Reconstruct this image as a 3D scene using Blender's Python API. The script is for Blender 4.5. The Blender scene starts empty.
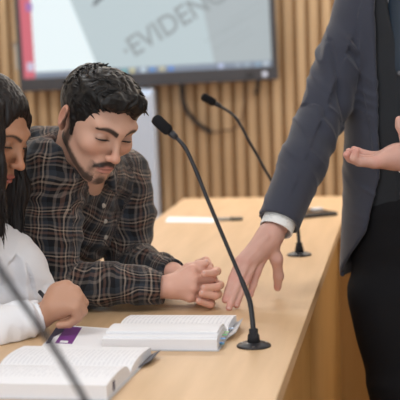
import bpy, math, random
import numpy as np
from mathutils import Vector, Matrix, Euler
random.seed(4); RNG = np.random.RandomState(7)
R = math.radians
SC = bpy.context.scene
COL = SC.collection

# ------------------------------------------------------------------ camera, world, lights, exposure
F = 1400.0
CAM_LOC = Vector((0, 0, 1.35))
CAM_ROT = Matrix.Rotation(R(8.73), 3, 'Z') @ Matrix.Rotation(R(90 - 6.58), 3, 'X') @ Matrix.Rotation(R(-1.8), 3, 'Z')
cd = bpy.data.cameras.new('camera'); cam = bpy.data.objects.new('camera', cd); COL.objects.link(cam)
cam.matrix_world = Matrix.Translation(CAM_LOC) @ CAM_ROT.to_4x4()
cd.sensor_width = 36; cd.lens = 36 * F / 400; cd.clip_start = 0.05
cd.dof.use_dof = True; cd.dof.focus_distance = 3.0; cd.dof.aperture_fstop = 5.0
SC.camera = cam

w = bpy.data.worlds.new('world'); SC.world = w; w.use_nodes = True
w.node_tree.nodes['Background'].inputs[0].default_value = (0.92, 0.96, 1.0, 1)
w.node_tree.nodes['Background'].inputs[1].default_value = 0.6

def area(name, loc, size, power, color=(.90, .95, 1), rot=(0, 0, 0)):
    l = bpy.data.lights.new(name, 'AREA'); l.shape = 'RECTANGLE'; l.size = size[0]; l.size_y = size[1]
    l.energy = power; l.color = color
    o = bpy.data.objects.new(name, l); o.location = loc; o.rotation_euler = rot; COL.objects.link(o); return o
LAMPS = [(-1.35, 2.0), (-1.35, 4.4), (0.9, 2.0), (0.9, 4.4)]
for (lx, ly) in LAMPS:
    area('ceiling_light_glow', (lx, ly, 2.83), (1.1, 0.55), 14)
area('wall_washer_glow', (-.2, 6.30, 2.82), (5.0, 0.07), 125, (1, .96, .89))
# unseen area lamp added behind the camera to brighten the front sides
area('front_fill', (-1.2, -.45, 1.75), (3.2, 1.3), 46, (.93, .96, 1), (R(90), 0, 0))

SC.view_settings.view_transform = 'Standard'; SC.view_settings.look = 'None'
SC.view_settings.gamma = 1; SC.view_settings.use_curve_mapping = False
SC.view_settings.exposure = -0.12
SC.cycles.use_denoising = True
SC.cycles.max_bounces = 6

# ------------------------------------------------------------------ helpers
def at(px, py, d):
    v = Vector(((px - 200) / F * d, (200 - py) / F * d, -d))
    return CAM_LOC + CAM_ROT @ v
def camdir(x, y, z):            # right, up, towards the viewer
    return (CAM_ROT @ Vector((x, y, z))).normalized()
def at_plane(px, py, axis, val):
    d = at(px, py, 1.0) - CAM_LOC
    t = (val - CAM_LOC[axis]) / d[axis]
    return CAM_LOC + d * t
def A(v): return np.array(v[:], dtype=np.float64)

def tag(o, label=None, cat=None, group=None, kind=None):
    if label: o['label'] = label
    if cat: o['category'] = cat
    if group: o['group'] = group
    if kind: o['kind'] = kind
    return o
def empty(name, loc, label, cat, group=None):
    o = bpy.data.objects.new(name, None); COL.objects.link(o); o.location = loc
    o.empty_display_size = .05
    tag(o, label, cat, group); o.matrix_world = Matrix.Translation(loc); return o
def adopt(o, parent):
    if parent is not None:
        o.parent = parent
        mw = world_of(parent)
        o.matrix_parent_inverse = mw.inverted()
def world_of(o):
    m = o.matrix_basis.copy()
    if o.parent: m = world_of(o.parent) @ o.matrix_parent_inverse @ m
    return m

def mesh_np(name, V, Q, mat, parent=None, smooth=True, attrs=None, colattr=None):
    """V: (n,3) array, Q: list/array of faces (world coordinates)."""
    me = bpy.data.meshes.new(name)
    if isinstance(Q, np.ndarray):
        n = Q.shape[1]
        me.vertices.add(len(V)); me.vertices.foreach_set('co', np.asarray(V, np.float32).ravel())
        me.loops.add(Q.size); me.loops.foreach_set('vertex_index', Q.astype(np.int32).ravel())
        me.polygons.add(len(Q)); me.polygons.foreach_set('loop_start', (np.arange(len(Q)) * n).astype(np.int32))
        me.polygons.foreach_set('loop_total', np.full(len(Q), n, np.int32))
        me.update(calc_edges=True); me.validate()
    else:
        me.from_pydata([tuple(v) for v in V], [], [tuple(q) for q in Q]); me.update()
    if smooth: me.polygons.foreach_set('use_smooth', np.ones(len(me.polygons), bool))
    if attrs:
        for k, a in attrs.items():
            at_ = me.attributes.new(k, 'FLOAT', 'POINT'); at_.data.foreach_set('value', np.asarray(a, np.float32))
    if colattr is not None:
        ca = me.attributes.new('col', 'FLOAT_COLOR', 'POINT')
        c = np.ones((len(V), 4), np.float32); c[:, :3] = colattr
        ca.data.foreach_set('color', c.ravel())
    for m in (mat if isinstance(mat, (list, tuple)) else [mat]):
        if m: me.materials.append(m)
    o = bpy.data.objects.new(name, me); COL.objects.link(o)
    adopt(o, parent)
    return o

class MB:
    """collects boxes, tubes, lathes into one mesh"""
    def __init__(s): s.V = []; s.Q = []
    def add(s, V, Q):
        b = len(s.V); s.V += [Vector(v) for v in V]; s.Q += [tuple(i + b for i in q) for q in Q]; return s
    def box(s, lo, hi, M=None, bev=0.0):
        import bmesh
        bm = bmesh.new(); bmesh.ops.create_cube(bm, size=1)
        lo = Vector(lo); hi = Vector(hi); c = (lo + hi) / 2; d = hi - lo
        for v in bm.verts: v.co = Vector((v.co.x * d.x, v.co.y * d.y, v.co.z * d.z)) + c
        if bev: bmesh.ops.bevel(bm, geom=bm.edges[:] , offset=bev, segments=2, affect='EDGES', profile=.5)
        if M is not None: bmesh.ops.transform(bm, matrix=M, verts=bm.verts)
        bm.verts.index_update()
        s.add([v.co.copy() for v in bm.verts], [[v.index for v in f.verts] for f in bm.faces]); bm.free(); return s
    def tube(s, pts, radii, n=10, cap=True, flat=None):
        pts = [Vector(p) for p in pts]
        if not isinstance(radii, (list, tuple)): radii = [radii] * len(pts)
        V = []; Q = []; ref = None
        for i, p in enumerate(pts):
            t = (pts[min(i + 1, len(pts) - 1)] - pts[max(i - 1, 0)]).normalized()
            if ref is None:
                ref = t.orthogonal().normalized()
                if flat is not None: ref = (Vector(flat) - t * Vector(flat).dot(t)).normalized()
            ref = (ref - t * ref.dot(t)).normalized(); b = t.cross(ref)
            for k in range(n):
                a = 2 * math.pi * k / n
                V.append(p + ref * math.cos(a) * radii[i] + b * math.sin(a) * radii[i])
        for i in range(len(pts) - 1):
            for k in range(n):
                k2 = (k + 1) % n
                Q.append((i * n + k, i * n + k2, (i + 1) * n + k2, (i + 1) * n + k))
        if cap:
            Q.append(tuple(range(n - 1, -1, -1))); Q.append(tuple((len(pts) - 1) * n + k for k in range(n)))
        return s.add(V, Q)
    def lathe(s, prof, n=32, M=None):
        V = []; Q = []
        for (r, z) in prof:
            for k in range(n):
                a = 2 * math.pi * k / n; V.append(Vector((r * math.cos(a), r * math.sin(a), z)))
        for i in range(len(prof) - 1):
            for k in range(n):
                k2 = (k + 1) % n
                Q.append((i * n + k, i * n + k2, (i + 1) * n + k2, (i + 1) * n + k))
        Q.append(tuple(range(n - 1, -1, -1))); Q.append(tuple((len(prof) - 1) * n + k for k in range(n)))
        if M is not None: V = [M @ v for v in V]
        return s.add(V, Q)
    def build(s, name, mat, parent=None, smooth=False, M=None):
        V = [M @ v for v in s.V] if M is not None else s.V
        return mesh_np(name, V, s.Q, mat, parent, smooth)

# ------------------------------------------------------------------ materials
def mat(name, color=(.5, .5, .5), rough=.6, spec=.5, metal=0, emit=0, bump=None, sss=0, sheen=0):
    m = bpy.data.materials.new(name); m.use_nodes = True; nt = m.node_tree; b = nt.nodes['Principled BSDF']
    b.inputs['Base Color'].default_value = (*color, 1); b.inputs['Roughness'].default_value = rough
    b.inputs['Specular IOR Level'].default_value = spec; b.inputs['Metallic'].default_value = metal
    if sheen: b.inputs['Sheen Weight'].default_value = sheen
    if emit:
        b.inputs['Emission Color'].default_value = (*color, 1); b.inputs['Emission Strength'].default_value = emit
    if bump:
        sc_, st = bump
        tc = nt.nodes.new('ShaderNodeTexCoord'); n = nt.nodes.new('ShaderNodeTexNoise'); n.inputs['Scale'].default_value = sc_
        bp = nt.nodes.new('ShaderNodeBump'); bp.inputs['Strength'].default_value = st; bp.inputs['Distance'].default_value = .002
        nt.links.new(tc.outputs['Object'], n.inputs['Vector']); nt.links.new(n.outputs[0], bp.inputs['Height'])
        nt.links.new(bp.outputs[0], b.inputs['Normal'])
    return m
def vary(m, c1, c2, scale=(1, 1, 1), nscale=5, lo=.35, hi=.65, detail=4):
    """noise-mixed base colour in object coordinates"""
    nt = m.node_tree; b = nt.nodes['Principled BSDF']
    tc = nt.nodes.new('ShaderNodeTexCoord'); mp = nt.nodes.new('ShaderNodeMapping'); mp.inputs['Scale'].default_value = scale
    n = nt.nodes.new('ShaderNodeTexNoise'); n.inputs['Scale'].default_value = nscale; n.inputs['Detail'].default_value = detail
    cr = nt.nodes.new('ShaderNodeValToRGB')
    cr.color_ramp.elements[0].position = lo; cr.color_ramp.elements[0].color = (*c1, 1)
    cr.color_ramp.elements[1].position = hi; cr.color_ramp.elements[1].color = (*c2, 1)
    nt.links.new(tc.outputs['Object'], mp.inputs[0]); nt.links.new(mp.outputs[0], n.inputs['Vector'])
    nt.links.new(n.outputs[0], cr.inputs[0]); nt.links.new(cr.outputs[0], b.inputs['Base Color'])
    return m
def skin_mat(name, rough=.5, sss=.12):
    m = mat(name, rough=rough, spec=.4, bump=(260, .12)); nt = m.node_tree; b = nt.nodes['Principled BSDF']
    a = nt.nodes.new('ShaderNodeAttribute'); a.attribute_name = 'col'
    nt.links.new(a.outputs['Color'], b.inputs['Base Color'])
    b.inputs['Subsurface Weight'].default_value = sss; b.inputs['Subsurface Radius'].default_value = (.012, .005, .003)
    b.inputs['Subsurface Scale'].default_value = 1.0
    return m
def plaid_mat(name):
    m = mat(name, rough=.85, spec=.15, sheen=.15, bump=(500, .3)); nt = m.node_tree; b = nt.nodes['Principled BSDF']
    base = (.010, .010, .012); navy = (.030, .036, .046); red = (.13, .07, .052); cream = (.36, .28, .22); grey = (.09, .082, .08)
    taupe = (.15, .125, .11)
    stops = [(0, base), (.08, navy), (.28, taupe), (.37, base), (.45, cream), (.51, base), (.60, red), (.69, base), (.78, taupe), (.87, base)]
    outs = []
    for at_ in ('pu', 'pv'):
        a = nt.nodes.new('ShaderNodeAttribute'); a.attribute_name = at_
        mu = nt.nodes.new('ShaderNodeMath'); mu.operation = 'MULTIPLY'; mu.inputs[1].default_value = 1 / .055
        fr = nt.nodes.new('ShaderNodeMath'); fr.operation = 'FRACT'
        cr = nt.nodes.new('ShaderNodeValToRGB'); cr.color_ramp.interpolation = 'CONSTANT'
        el = cr.color_ramp.elements
        el[0].position = 0; el[0].color = (*base, 1); el[1].position = stops[1][0]; el[1].color = (*stops[1][1], 1)
        for (p, c) in stops[2:]:
            e = el.new(p); e.color = (*c, 1)
        nt.links.new(a.outputs['Fac'], mu.inputs[0]); nt.links.new(mu.outputs[0], fr.inputs[0]); nt.links.new(fr.outputs[0], cr.inputs[0])
        outs.append(cr)
    mx = nt.nodes.new('ShaderNodeMix'); mx.data_type = 'RGBA'; mx.inputs[0].default_value = .5
    nt.links.new(outs[0].outputs[0], mx.inputs[6]); nt.links.new(outs[1].outputs[0], mx.inputs[7])
    nt.links.new(mx.outputs[2], b.inputs['Base Color'])
    return m

M = {}
M['slat'] = vary(mat('slat_wood', rough=.6), (.45, .31, .175), (.57, .415, .25), (6, 6, .6), 3)
M['backing'] = mat('slat_backing', (.26, .15, .065), .8)
M['desk'] = vary(mat('desk_oak', rough=.42, spec=.35), (.575, .385, .215), (.64, .435, .255), (9, .8, 4), 3)
M['panel'] = vary(mat('panel_oak', rough=.5), (.43, .225, .06), (.49, .27, .085), (4, 1, .6), 4)
M['floor'] = vary(mat('floor_wood', rough=.45), (.30, .16, .06), (.36, .20, .08), (3, .5, 1), 3)
M['white_wall'] = mat('painted_wall', (.75, .74, .72), .9)
M['ceiling'] = mat('ceiling_paint', (.85, .85, .84), .9)
M['black'] = mat('black_plastic', (.018, .018, .022), .38, .4)
M['rubber'] = mat('black_matte', (.02, .02, .023), .8, .3)
M['bezel'] = mat('bezel_grey', (.045, .046, .055), .45)
M['foam'] = mat('microphone_foam', (.012, .012, .014), .95, .2, bump=(900, 1))
M['metal'] = mat('brushed_metal', (.5, .5, .52), .3, .5, 1)
M['paper'] = mat('book_paper', (.79, .79, .81), .8, .2)
M['cover'] = mat('book_cover', (.50, .50, .52), .45)
M['darkcover'] = mat('dark_cover_lining', (.10, .10, .12), .5)
M['purple'] = mat('purple_ink', (.16, .03, .22), .6)
M['ink'] = mat('dark_ink', (.05, .04, .09), .7)
M['white_paint'] = mat('white_laminate', (.52, .62, .78), .5)
M['skin_a'] = skin_mat('skin_light'); M['skin_b'] = skin_mat('skin_brown', .45, .08)
M['plaid'] = plaid_mat('plaid_flannel')
M['blouse'] = mat('white_blouse_cotton', (.80, .80, .825), .85, .2, sheen=.1, bump=(400, .2))
M['suit'] = mat('grey_suit_wool', (.039, .043, .062), .8, .25, sheen=.25, bump=(700, .3))
M['vest'] = mat('charcoal_vest_wool', (.022, .024, .028), .85, .2, sheen=.1, bump=(700, .3))
M['trouser'] = mat('black_trouser_wool', (.0075, .0075, .009), .85, .2, bump=(700, .2))
M['shirt_white'] = mat('white_shirt_cotton', (.80, .80, .78), .8, .2)
M['tie'] = mat('navy_tie_silk', (.007, .018, .034), .5, .4)
M['shoe'] = mat('black_leather', (.01, .01, .01), .35)
M['nail'] = mat('fingernail', (.62, .38, .32), .3, .5)
M['nail_b'] = mat('fingernail_brown', (.45, .24, .18), .3, .5)
M['eye'] = mat('eye_white', (.55, .52, .5), .2); M['lash'] = mat('eyelash', (.01, .008, .007), .7)
def hair_mat(name, c1, c2, sc, rough):
    m = vary(mat(name, rough=rough, spec=.3), c1, c2, sc, 60, .3, .7)
    nt = m.node_tree; b = nt.nodes['Principled BSDF']
    n = [x for x in nt.nodes if x.type == 'TEX_NOISE'][0]
    bp = nt.nodes.new('ShaderNodeBump'); bp.inputs['Strength'].default_value = .6; bp.inputs['Distance'].default_value = .003
    nt.links.new(n.outputs[0], bp.inputs['Height']); nt.links.new(bp.outputs[0], b.inputs['Normal']); return m
M['hair'] = hair_mat('black_hair', (.003, .0025, .0025), (.009, .0075, .007), (1, 1, 1), .45)
M['long_hair'] = hair_mat('long_dark_hair', (.0035, .0022, .0020), (.010, .005, .004), (3, 3, .25), .42)

# ------------------------------------------------------------------ numpy noise
_PERM = RNG.rand(64, 64, 64).astype(np.float32)
def vnoise(P):
    i = np.floor(P).astype(int); f = P - i; f = f * f * (3 - 2 * f); i &= 63; j = (i + 1) & 63
    x0, y0, z0 = i.T; x1, y1, z1 = j.T; fx, fy, fz = f.T
    g = _PERM
    a = g[x0, y0, z0] * (1 - fx) + g[x1, y0, z0] * fx; b = g[x0, y1, z0] * (1 - fx) + g[x1, y1, z0] * fx
    c = g[x0, y0, z1] * (1 - fx) + g[x1, y0, z1] * fx; d = g[x0, y1, z1] * (1 - fx) + g[x1, y1, z1] * fx
    return ((a * (1 - fy) + b * fy) * (1 - fz) + (c * (1 - fy) + d * fy) * fz) * 2 - 1

# ------------------------------------------------------------------ signed distance sculpting
class Sculpt:
    """a list of blended volumes -> one continuous skin (sparse surface nets)"""
    def __init__(s): s.P = []
    def cone(s, a, b, ra, rb=None, k=.01, flat=None, sub=False, tagn=None):
        rb = ra if rb is None else rb
        s.P.append(dict(t='c', a=A(a), b=A(b), ra=ra, rb=rb, k=k, sub=sub, flat=None if flat is None else (A(flat[0]), flat[1]), tag=tagn)); return s
    def chain(s, pts, rs, k=.01, **kw):
        for i in range(len(pts) - 1):
            s.cone(pts[i], pts[i + 1], rs[i], rs[i + 1], k, **kw)
        return s
    def ell(s, c, r, k=.01, rot=None, sub=False, tagn=None):
        s.P.append(dict(t='e', c=A(c), r=np.array(r, float), k=k, sub=sub, rot=np.eye(3) if rot is None else np.array(rot, float), tag=tagn)); return s
    def box(s, c, h, rnd=.002, k=.002, rot=None, sub=False, tagn=None):
        s.P.append(dict(t='b', c=A(c), h=np.array(h, float), rnd=rnd, k=k, sub=sub, rot=np.eye(3) if rot is None else np.array(rot, float), tag=tagn)); return s
    def fn(s, f, k=.003):            # intersect with f(p)<0
        s.P.append(dict(t='f', f=f, k=k, sub=False, tag=None)); return s
    @staticmethod
    def prim(p, X):
        if p['t'] == 'c':
            a, b = p['a'], p['b']
            if p['flat'] is not None:
                n, sc = p['flat']; X = X + ((X - a) @ n)[:, None] * n * (1 / sc - 1)
                b = b + ((b - a) @ n) * n * (1 / sc - 1)
            ab = b - a; L = max(ab @ ab, 1e-12); t = np.clip(((X - a) @ ab) / L, 0, 1)
            d = np.sqrt((((X - a) - t[:, None] * ab) ** 2).sum(1)) - (p['ra'] + (p['rb'] - p['ra']) * t)
            if p['flat'] is not None: d = d * p['flat'][1] ** .5
            return d
        if p['t'] == 'e':
            q = (X - p['c']) @ p['rot']; k0 = np.sqrt(((q / p['r']) ** 2).sum(1)) + 1e-9; k1 = np.sqrt(((q / p['r'] ** 2) ** 2).sum(1)) + 1e-9
            return k0 * (k0 - 1) / k1
        if p['t'] == 'b':
            q = np.abs((X - p['c']) @ p['rot']) - p['h'] + p['rnd']
            return np.sqrt((np.maximum(q, 0) ** 2).sum(1)) + np.minimum(q.max(1), 0) - p['rnd']
        return p['f'](X)
    def ev(s, X, P=None):
        d = np.full(len(X), 1.0)
        for p in (s.P if P is None else P):
            e = s.prim(p, X); k = max(p['k'], 1e-5)
            if p['t'] == 'f' or p['sub']:
                if p['sub']: e = -e
                h = np.maximum(k - np.abs(d - e), 0) / k; d = np.maximum(d, e) + h * h * k * .25
            else:
                h = np.maximum(k - np.abs(d - e), 0) / k; d = np.minimum(d, e) - h * h * k * .25
        return d
    def bounds(s):
        lo = np.full(3, 9e9); hi = -lo
        for p in s.P:
            if p['sub'] or p['t'] == 'f': continue
            if p['t'] == 'c':
                r = max(p['ra'], p['rb']); pts = [p['a'] - r, p['a'] + r, p['b'] - r, p['b'] + r]
            else:
                r = np.linalg.norm(p['h']) if p['t'] == 'b' else p['r'].max(); pts = [p['c'] - r, p['c'] + r]
            for q in pts: lo = np.minimum(lo, q); hi = np.maximum(hi, q)
        return lo - .01, hi + .01
    def mesh(s, h):
        lo, hi = s.bounds(); B = 14
        nb = np.ceil((hi - lo) / (h * B)).astype(int) + 1
        gx = np.stack(np.meshgrid(*[np.arange(n) for n in nb], indexing='ij'), -1).reshape(-1, 3)
        cen = lo + (gx + .5) * B * h
        Rb = B * h * .87
        D = np.full(len(cen), 1.0); pd = []
        for p in s.P: pd.append(s.prim(p, cen))
        D = s.ev(cen); keep = np.abs(D) < Rb * 1.7 + .02
        pd = np.array(pd)[:, keep]; gx = gx[keep]
        ax = np.arange(B + 1); loc = np.stack(np.meshgrid(ax, ax, ax, indexing='ij'), -1).reshape(-1, 3)
        NX, NY, NZ = (nb * B + 2); 
        def gid(c): return (c[:, 0].astype(np.int64) * NY + c[:, 1]) * NZ + c[:, 2]
        ids = []; VV = []; edges = []
        corners = np.array([[i, j, k] for i in (0, 1) for j in (0, 1) for k in (0, 1)])
        ce = [(0, 1), (2, 3), (4, 5), (6, 7), (0, 2), (1, 3), (4, 6), (5, 7), (0, 4), (1, 5), (2, 6), (3, 7)]
        adds = np.array([not (p['sub'] or p['t'] == 'f') for p in s.P])
        for bi in range(len(gx)):
            g0 = gx[bi] * B
            dd = pd[:, bi]; mn = dd[adds].min()
            P = [p for p, e, ad in zip(s.P, dd, adds) if ((e < mn + 2 * Rb * 1.6 + p['k'] + .01) if ad else (p['t'] == 'f' or e < Rb * 1.7 + p['k'] + .01))]
            X = lo + (g0 + loc) * h
            d = s.ev(X, P).reshape(B + 1, B + 1, B + 1)
            sg = d < 0
            if sg.all() or not sg.any(): continue
            c = sum(sg[i:B + i, j:B + j, k:B + k].astype(np.int8) for i, j, k in corners)
            cell = np.argwhere((c > 0) & (c < 8))
            if len(cell):
                cv = np.stack([d[cell[:, 0] + i, cell[:, 1] + j, cell[:, 2] + k] for i, j, k in corners], 1)
                acc = np.zeros((len(cell), 3)); cnt = np.zeros(len(cell))
                for (u, v) in ce:
                    m = (cv[:, u] < 0) != (cv[:, v] < 0)
                    t = np.where(m, cv[:, u] / np.where(m, cv[:, u] - cv[:, v], 1), 0)
                    acc += m[:, None] * (corners[u] + t[:, None] * (corners[v] - corners[u])); cnt += m
                VV.append(lo + (g0 + cell + acc / cnt[:, None]) * h); ids.append(gid(cell + g0))
            s0 = sg[:B, :B, :B]
            for axn, nbv in ((0, sg[1:, :B, :B]), (1, sg[:B, 1:, :B]), (2, sg[:B, :B, 1:])):
                e = np.argwhere(s0 != nbv)
                if len(e): edges.append((axn, e + g0, s0[e[:, 0], e[:, 1], e[:, 2]]))
        ids = np.concatenate(ids); V = np.concatenate(VV); o = np.argsort(ids); ids = ids[o]; V = V[o]
        Q = []
        for axn, e, inside in edges:
            u = np.zeros(3, int); v = np.zeros(3, int); u[(axn + 1) % 3] = 1; v[(axn + 2) % 3] = 1
            cs = [e - u - v, e - v, e, e - u]
            ix = [np.searchsorted(ids, gid(c)) for c in cs]
            ok = np.ones(len(e), bool)
            for c, i in zip(cs, ix): ok &= (np.minimum(i, len(ids) - 1) == i) & (ids[np.minimum(i, len(ids) - 1)] == gid(c))
            q = np.stack(ix, 1)[ok]; ins = inside[ok]
            q[~ins] = q[~ins][:, ::-1]; Q.append(q)
        return V, np.concatenate(Q)
def relax(V, Q, it=2, lam=.5):
    for _ in range(it):
        acc = np.zeros_like(V); cnt = np.zeros(len(V))
        for a in range(4):
            for b in (1, 3):
                np.add.at(acc, Q[:, a], V[Q[:, (a + b) % 4]]); np.add.at(cnt, Q[:, a], 1)
        V = V + lam * (acc / np.maximum(cnt, 1)[:, None] - V)
    return V
def normals(V, Q):
    n = np.cross(V[Q[:, 2]] - V[Q[:, 0]], V[Q[:, 3]] - V[Q[:, 1]]); N = np.zeros_like(V)
    for a in range(4): np.add.at(N, Q[:, a], n)
    return N / (np.linalg.norm(N, axis=1)[:, None] + 1e-12)

# limb coordinates (for woven patterns and folds)
def limb_uv(V, limbs):
    """limbs: (a,b,r,ref). returns along, around, radial t, index of the nearest limb"""
    best = np.full(len(V), 9e9); u = np.zeros(len(V)); v = np.zeros(len(V)); idx = np.zeros(len(V), int)
    off = 0
    for i, (a, b, r, ref) in enumerate(limbs):
        a = A(a); b = A(b); ab = b - a; L = np.linalg.norm(ab); z = ab / L
        t = (V - a) @ z; q = V - a - np.clip(t, 0, L)[:, None] * z; d = np.linalg.norm(q, axis=1) - r
        x = A(ref) - (A(ref) @ z) * z; x /= np.linalg.norm(x); y = np.cross(z, x)
        ang = np.arctan2(q @ y, q @ x)
        m = d < best; best[m] = d[m]; u[m] = t[m] + off; v[m] = ang[m] * r; idx[m] = i
        off += .017
    return u, v, idx

# ------------------------------------------------------------------ room shell
WY = 6.62
def structure(o): o['kind'] = 'structure'; return o
structure(MB().box((-3.0, -.5, -.05), (2.6, WY + .1, 0)).build('floor', M['floor']))
structure(MB().box((-3.0, -.5, 2.9), (2.6, WY + .1, 2.95)).build('ceiling', M['ceiling']))
structure(MB().box((-3.05, -.5, 0), (-3.0, WY + .1, 2.9)).build('wall_left', M['white_wall']))
structure(MB().box((2.6, -.5, 0), (2.65, WY + .1, 2.9)).build('wall_right', M['white_wall']))
wb = structure(MB().box((-3.0, WY, 0), (2.6, WY + .1, 2.9)).build('wall_back', M['backing']))
sl = MB(); x = -2.99
while x < 2.55:
    sl.box((x, WY - .015, 0.0), (x + .038, WY, 2.9)); x += .060
o = sl.build('trim_1', M['slat']); structure(o)

for i, (lx, ly) in enumerate(LAMPS):
    e = empty('ceiling_light', (lx, ly, 2.9), None, 'ceiling light', 'flat ceiling lights')
    e['label'] = 'rectangular white ceiling light panel in a slim frame above the desk'
    fr = MB()
    fr.box((lx - .6, ly - .32, 2.86), (lx - .56, ly + .32, 2.9)).box((lx + .56, ly - .32, 2.86), (lx + .6, ly + .32, 2.9))
    fr.box((lx - .6, ly - .32, 2.86), (lx + .6, ly - .29, 2.9)).box((lx - .6, ly + .29, 2.86), (lx + .6, ly + .32, 2.9))
    fr.build('frame', M['ceiling'], e)
    MB().box((lx - .56, ly - .29, 2.875), (lx + .56, ly + .29, 2.885)).build('diffuser', mat('diffuser', (1, .97, .92), emit=1.5), e)

ww = empty('wall_washer', (-.2, 6.3, 2.84), 'long linear ceiling lamp washing light down the slatted wall', 'ceiling light')
MB().box((-2.75, 6.25, 2.86), (2.35, 6.35, 2.9)).build('housing', M['ceiling'], ww)
MB().box((-2.70, 6.265, 2.85), (2.30, 6.335, 2.8599)).build('diffuser', mat('washer_diffuser', (1, .95, .86), emit=1.5), ww)

# ------------------------------------------------------------------ desk
ZD = .75; XL, XR = -.86, -.23; YF = 5.2
desk = empty('desk', (-.55, 3.0, 0), 'long light oak courtroom desk running away from the camera, books and microphones on top', 'desk')
tp = MB(); tp.box((XL, .95, ZD - .03), (XR, YF, ZD), bev=.002); tp.box((XR, 4.62, ZD - .03), (1.6, YF, ZD), bev=.002)
tp.build('desktop', M['desk'], desk)
MB().box((XR - .045, .97, 0.0), (XR - .02, 3.28, ZD - .03)).build('front_panel', M['panel'], desk)
MB().box((XR - .045, 3.285, 0.0), (XR - .02, 4.66, ZD - .03)).build('front_panel', M['panel'], desk)
MB().box((XR - .0199, 4.66, 0.0), (1.58, 4.685, ZD - .03)).build('return_panel', M['panel'], desk)
MB().box((XL + .05, .97, 0.0), (XR - .046, .995, ZD - .03)).build('end_panel', M['panel'], desk)
MB().box((XL + .05, YF - .04, 0.0), (1.5, YF - .015, ZD - .03)).build('back_panel', M['panel'], desk)

# ------------------------------------------------------------------ white cabinet at the back
p0 = at_plane(112, 150, 1, 6.46); p1 = at_plane(154, 150, 1, 6.46)
cab = empty('cabinet', ((p0.x + p1.x) / 2, 6.52, 0), 'plain white cabinet standing against the slatted wall under the screen', 'cabinet')
MB().box((p0.x, 6.4605, 0), (p1.x, 6.58, 1.12), bev=.003).build('body', M['white_paint'], cab)
MB().box((p0.x + .004, 6.44, .06), (p1.x - .004, 6.46, 1.1), bev=.002).build('door', M['white_paint'], cab)

# ------------------------------------------------------------------ display
TVY = 6.50
bl = at_plane(20.5, 92, 1, TVY); br = at_plane(277.5, 79.5, 1, TVY)
W = (br - bl).length; ang = math.atan2(br.z - bl.z, br.x - bl.x)
TM = Matrix.Translation(bl) @ Matrix.Rotation(-ang, 4, 'Y')      # x right, z up, -y towards the room
H = W * .60
tv = empty('wall_display', TM @ Vector((W / 2, .05, 0)), 'large flat screen on the slatted wall showing a tilted EVIDENCE document', 'screen')
def tvbox(name, lo, hi, m, parent, bev=0): return MB().box(lo, hi, bev=bev).build(name, m, parent, M=TM)
casing = tvbox('casing', (0, .003, 0), (W, .07, H), M['bezel'], tv, .004)
bz = MB(); by = .062; bs = .022
bz.box((0, -.006, 0), (W, .003, by), bev=.002).box((0, -.006, H - bs), (W, .003, H)).box((0, -.006, by), (bs, .003, H - bs)).box((W - bs, -.006, by), (W, .003, H - bs))
bz.build('bezel', M['bezel'], tv, M=TM)
MB().box((.40 * W, .07, .25), (.6 * W, .12, .55)).build('wall_bracket', M['black'], tv, M=TM)
def px2tv(px, py):
    p = at_plane(px, py, 1, TVY); q = TM.inverted() @ p; return q.x, q.z
def emis(name, c, s=1.0):
    m = mat(name, c, emit=0); b = m.node_tree.nodes['Principled BSDF']
    b.inputs['Base Color'].default_value = (.02, .02, .02, 1); b.inputs['Emission Color'].default_value = (*c, 1); b.inputs['Emission Strength'].default_value = s
    b.inputs['Roughness'].default_value = .4; return m
SS = .82
scr = tvbox('screen', (bs, 0.0005, by), (W - bs, .003, H - bs), emis('screen_paper', (.62, .74, .78), SS), tv)
def scrpoly(name, pts, c, layer, s=SS):
    V = [(x, 0.0005 - .0006 * layer, z) for x, z in pts] + [(x, 0.0005 - .0006 * layer + .0004, z) for x, z in pts]; n = len(pts)
    Q = [tuple(range(n))] + [tuple(range(2 * n - 1, n - 1, -1))] + [(i, i + n, (i + 1) % n + n, (i + 1) % n) for i in range(n)]
    mb = MB(); mb.add(V, Q); return mb.build(name, emis(name + '_glow', c, s), scr, M=TM)
X0, X1 = bs, W - bs; Z0, Z1 = by, H - bs
xa = px2tv(33, 40)[0]
scrpoly('red_toolbar', [(X0, Z0), (xa, Z0), (xa, Z1), (X0, Z1)], (.80, .16, .22), 1)
a = px2tv(70, 0); b_ = px2tv(97, 66)
dx = (a[0] - b_[0]) / (a[1] - b_[1])
zt = by + .028
bx = b_[0] + dx * (zt - b_[1]); topx = b_[0] + dx * (Z1 - b_[1])
scrpoly('blank_page', [(xa, zt), (bx, zt), (max(topx, xa + .01), Z1), (xa, Z1)], (.86, .97, 1.0), 1, 1.0)
c_ = px2tv(160, 71)[0]
scrpoly('grey_page_shade', [(px2tv(215, 70)[0], zt), (X1, zt), (X1, Z1), (px2tv(190, 0)[0], Z1)], (.50, .57, .60), 1)
scrpoly('taskbar', [(xa, Z0), (X1, Z0), (X1, zt), (xa, zt)], (.26, .32, .42), 2)
icons = [(124, (.15, .5, .5)), (132, (.75, .7, .35)), (143, (.7, .85, .95)), (152, (.12, .35, .8)), (162, (.7, .65, .4)), (171, (.12, .32, .85)), (221, (.6, .68, .95)), (238, (.4, .48, .58)), (247, (.4, .5, .6)), (258, (.3, .45, .6)), (266, (.6, .7, .8)), (103, (.3, .5, .7))]
for (px, c) in icons:
    cx = px2tv(px, 65)[0]; scrpoly('taskbar_icon', [(cx - .012, Z0 + .004), (cx + .012, Z0 + .004), (cx + .012, zt - .004), (cx - .012, zt - .004)], c, 3)
for (px, py, c) in [(29, 7, (.45, .2, .55)), (30.5, 67, (.75, .7, .9))]:
    cx, cz = px2tv(px, py); scrpoly('toolbar_icon', [(cx - .016, cz - .02), (cx + .016, cz - .02), (cx + .016, cz + .02), (cx - .016, cz + .02)], c, 3)
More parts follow.
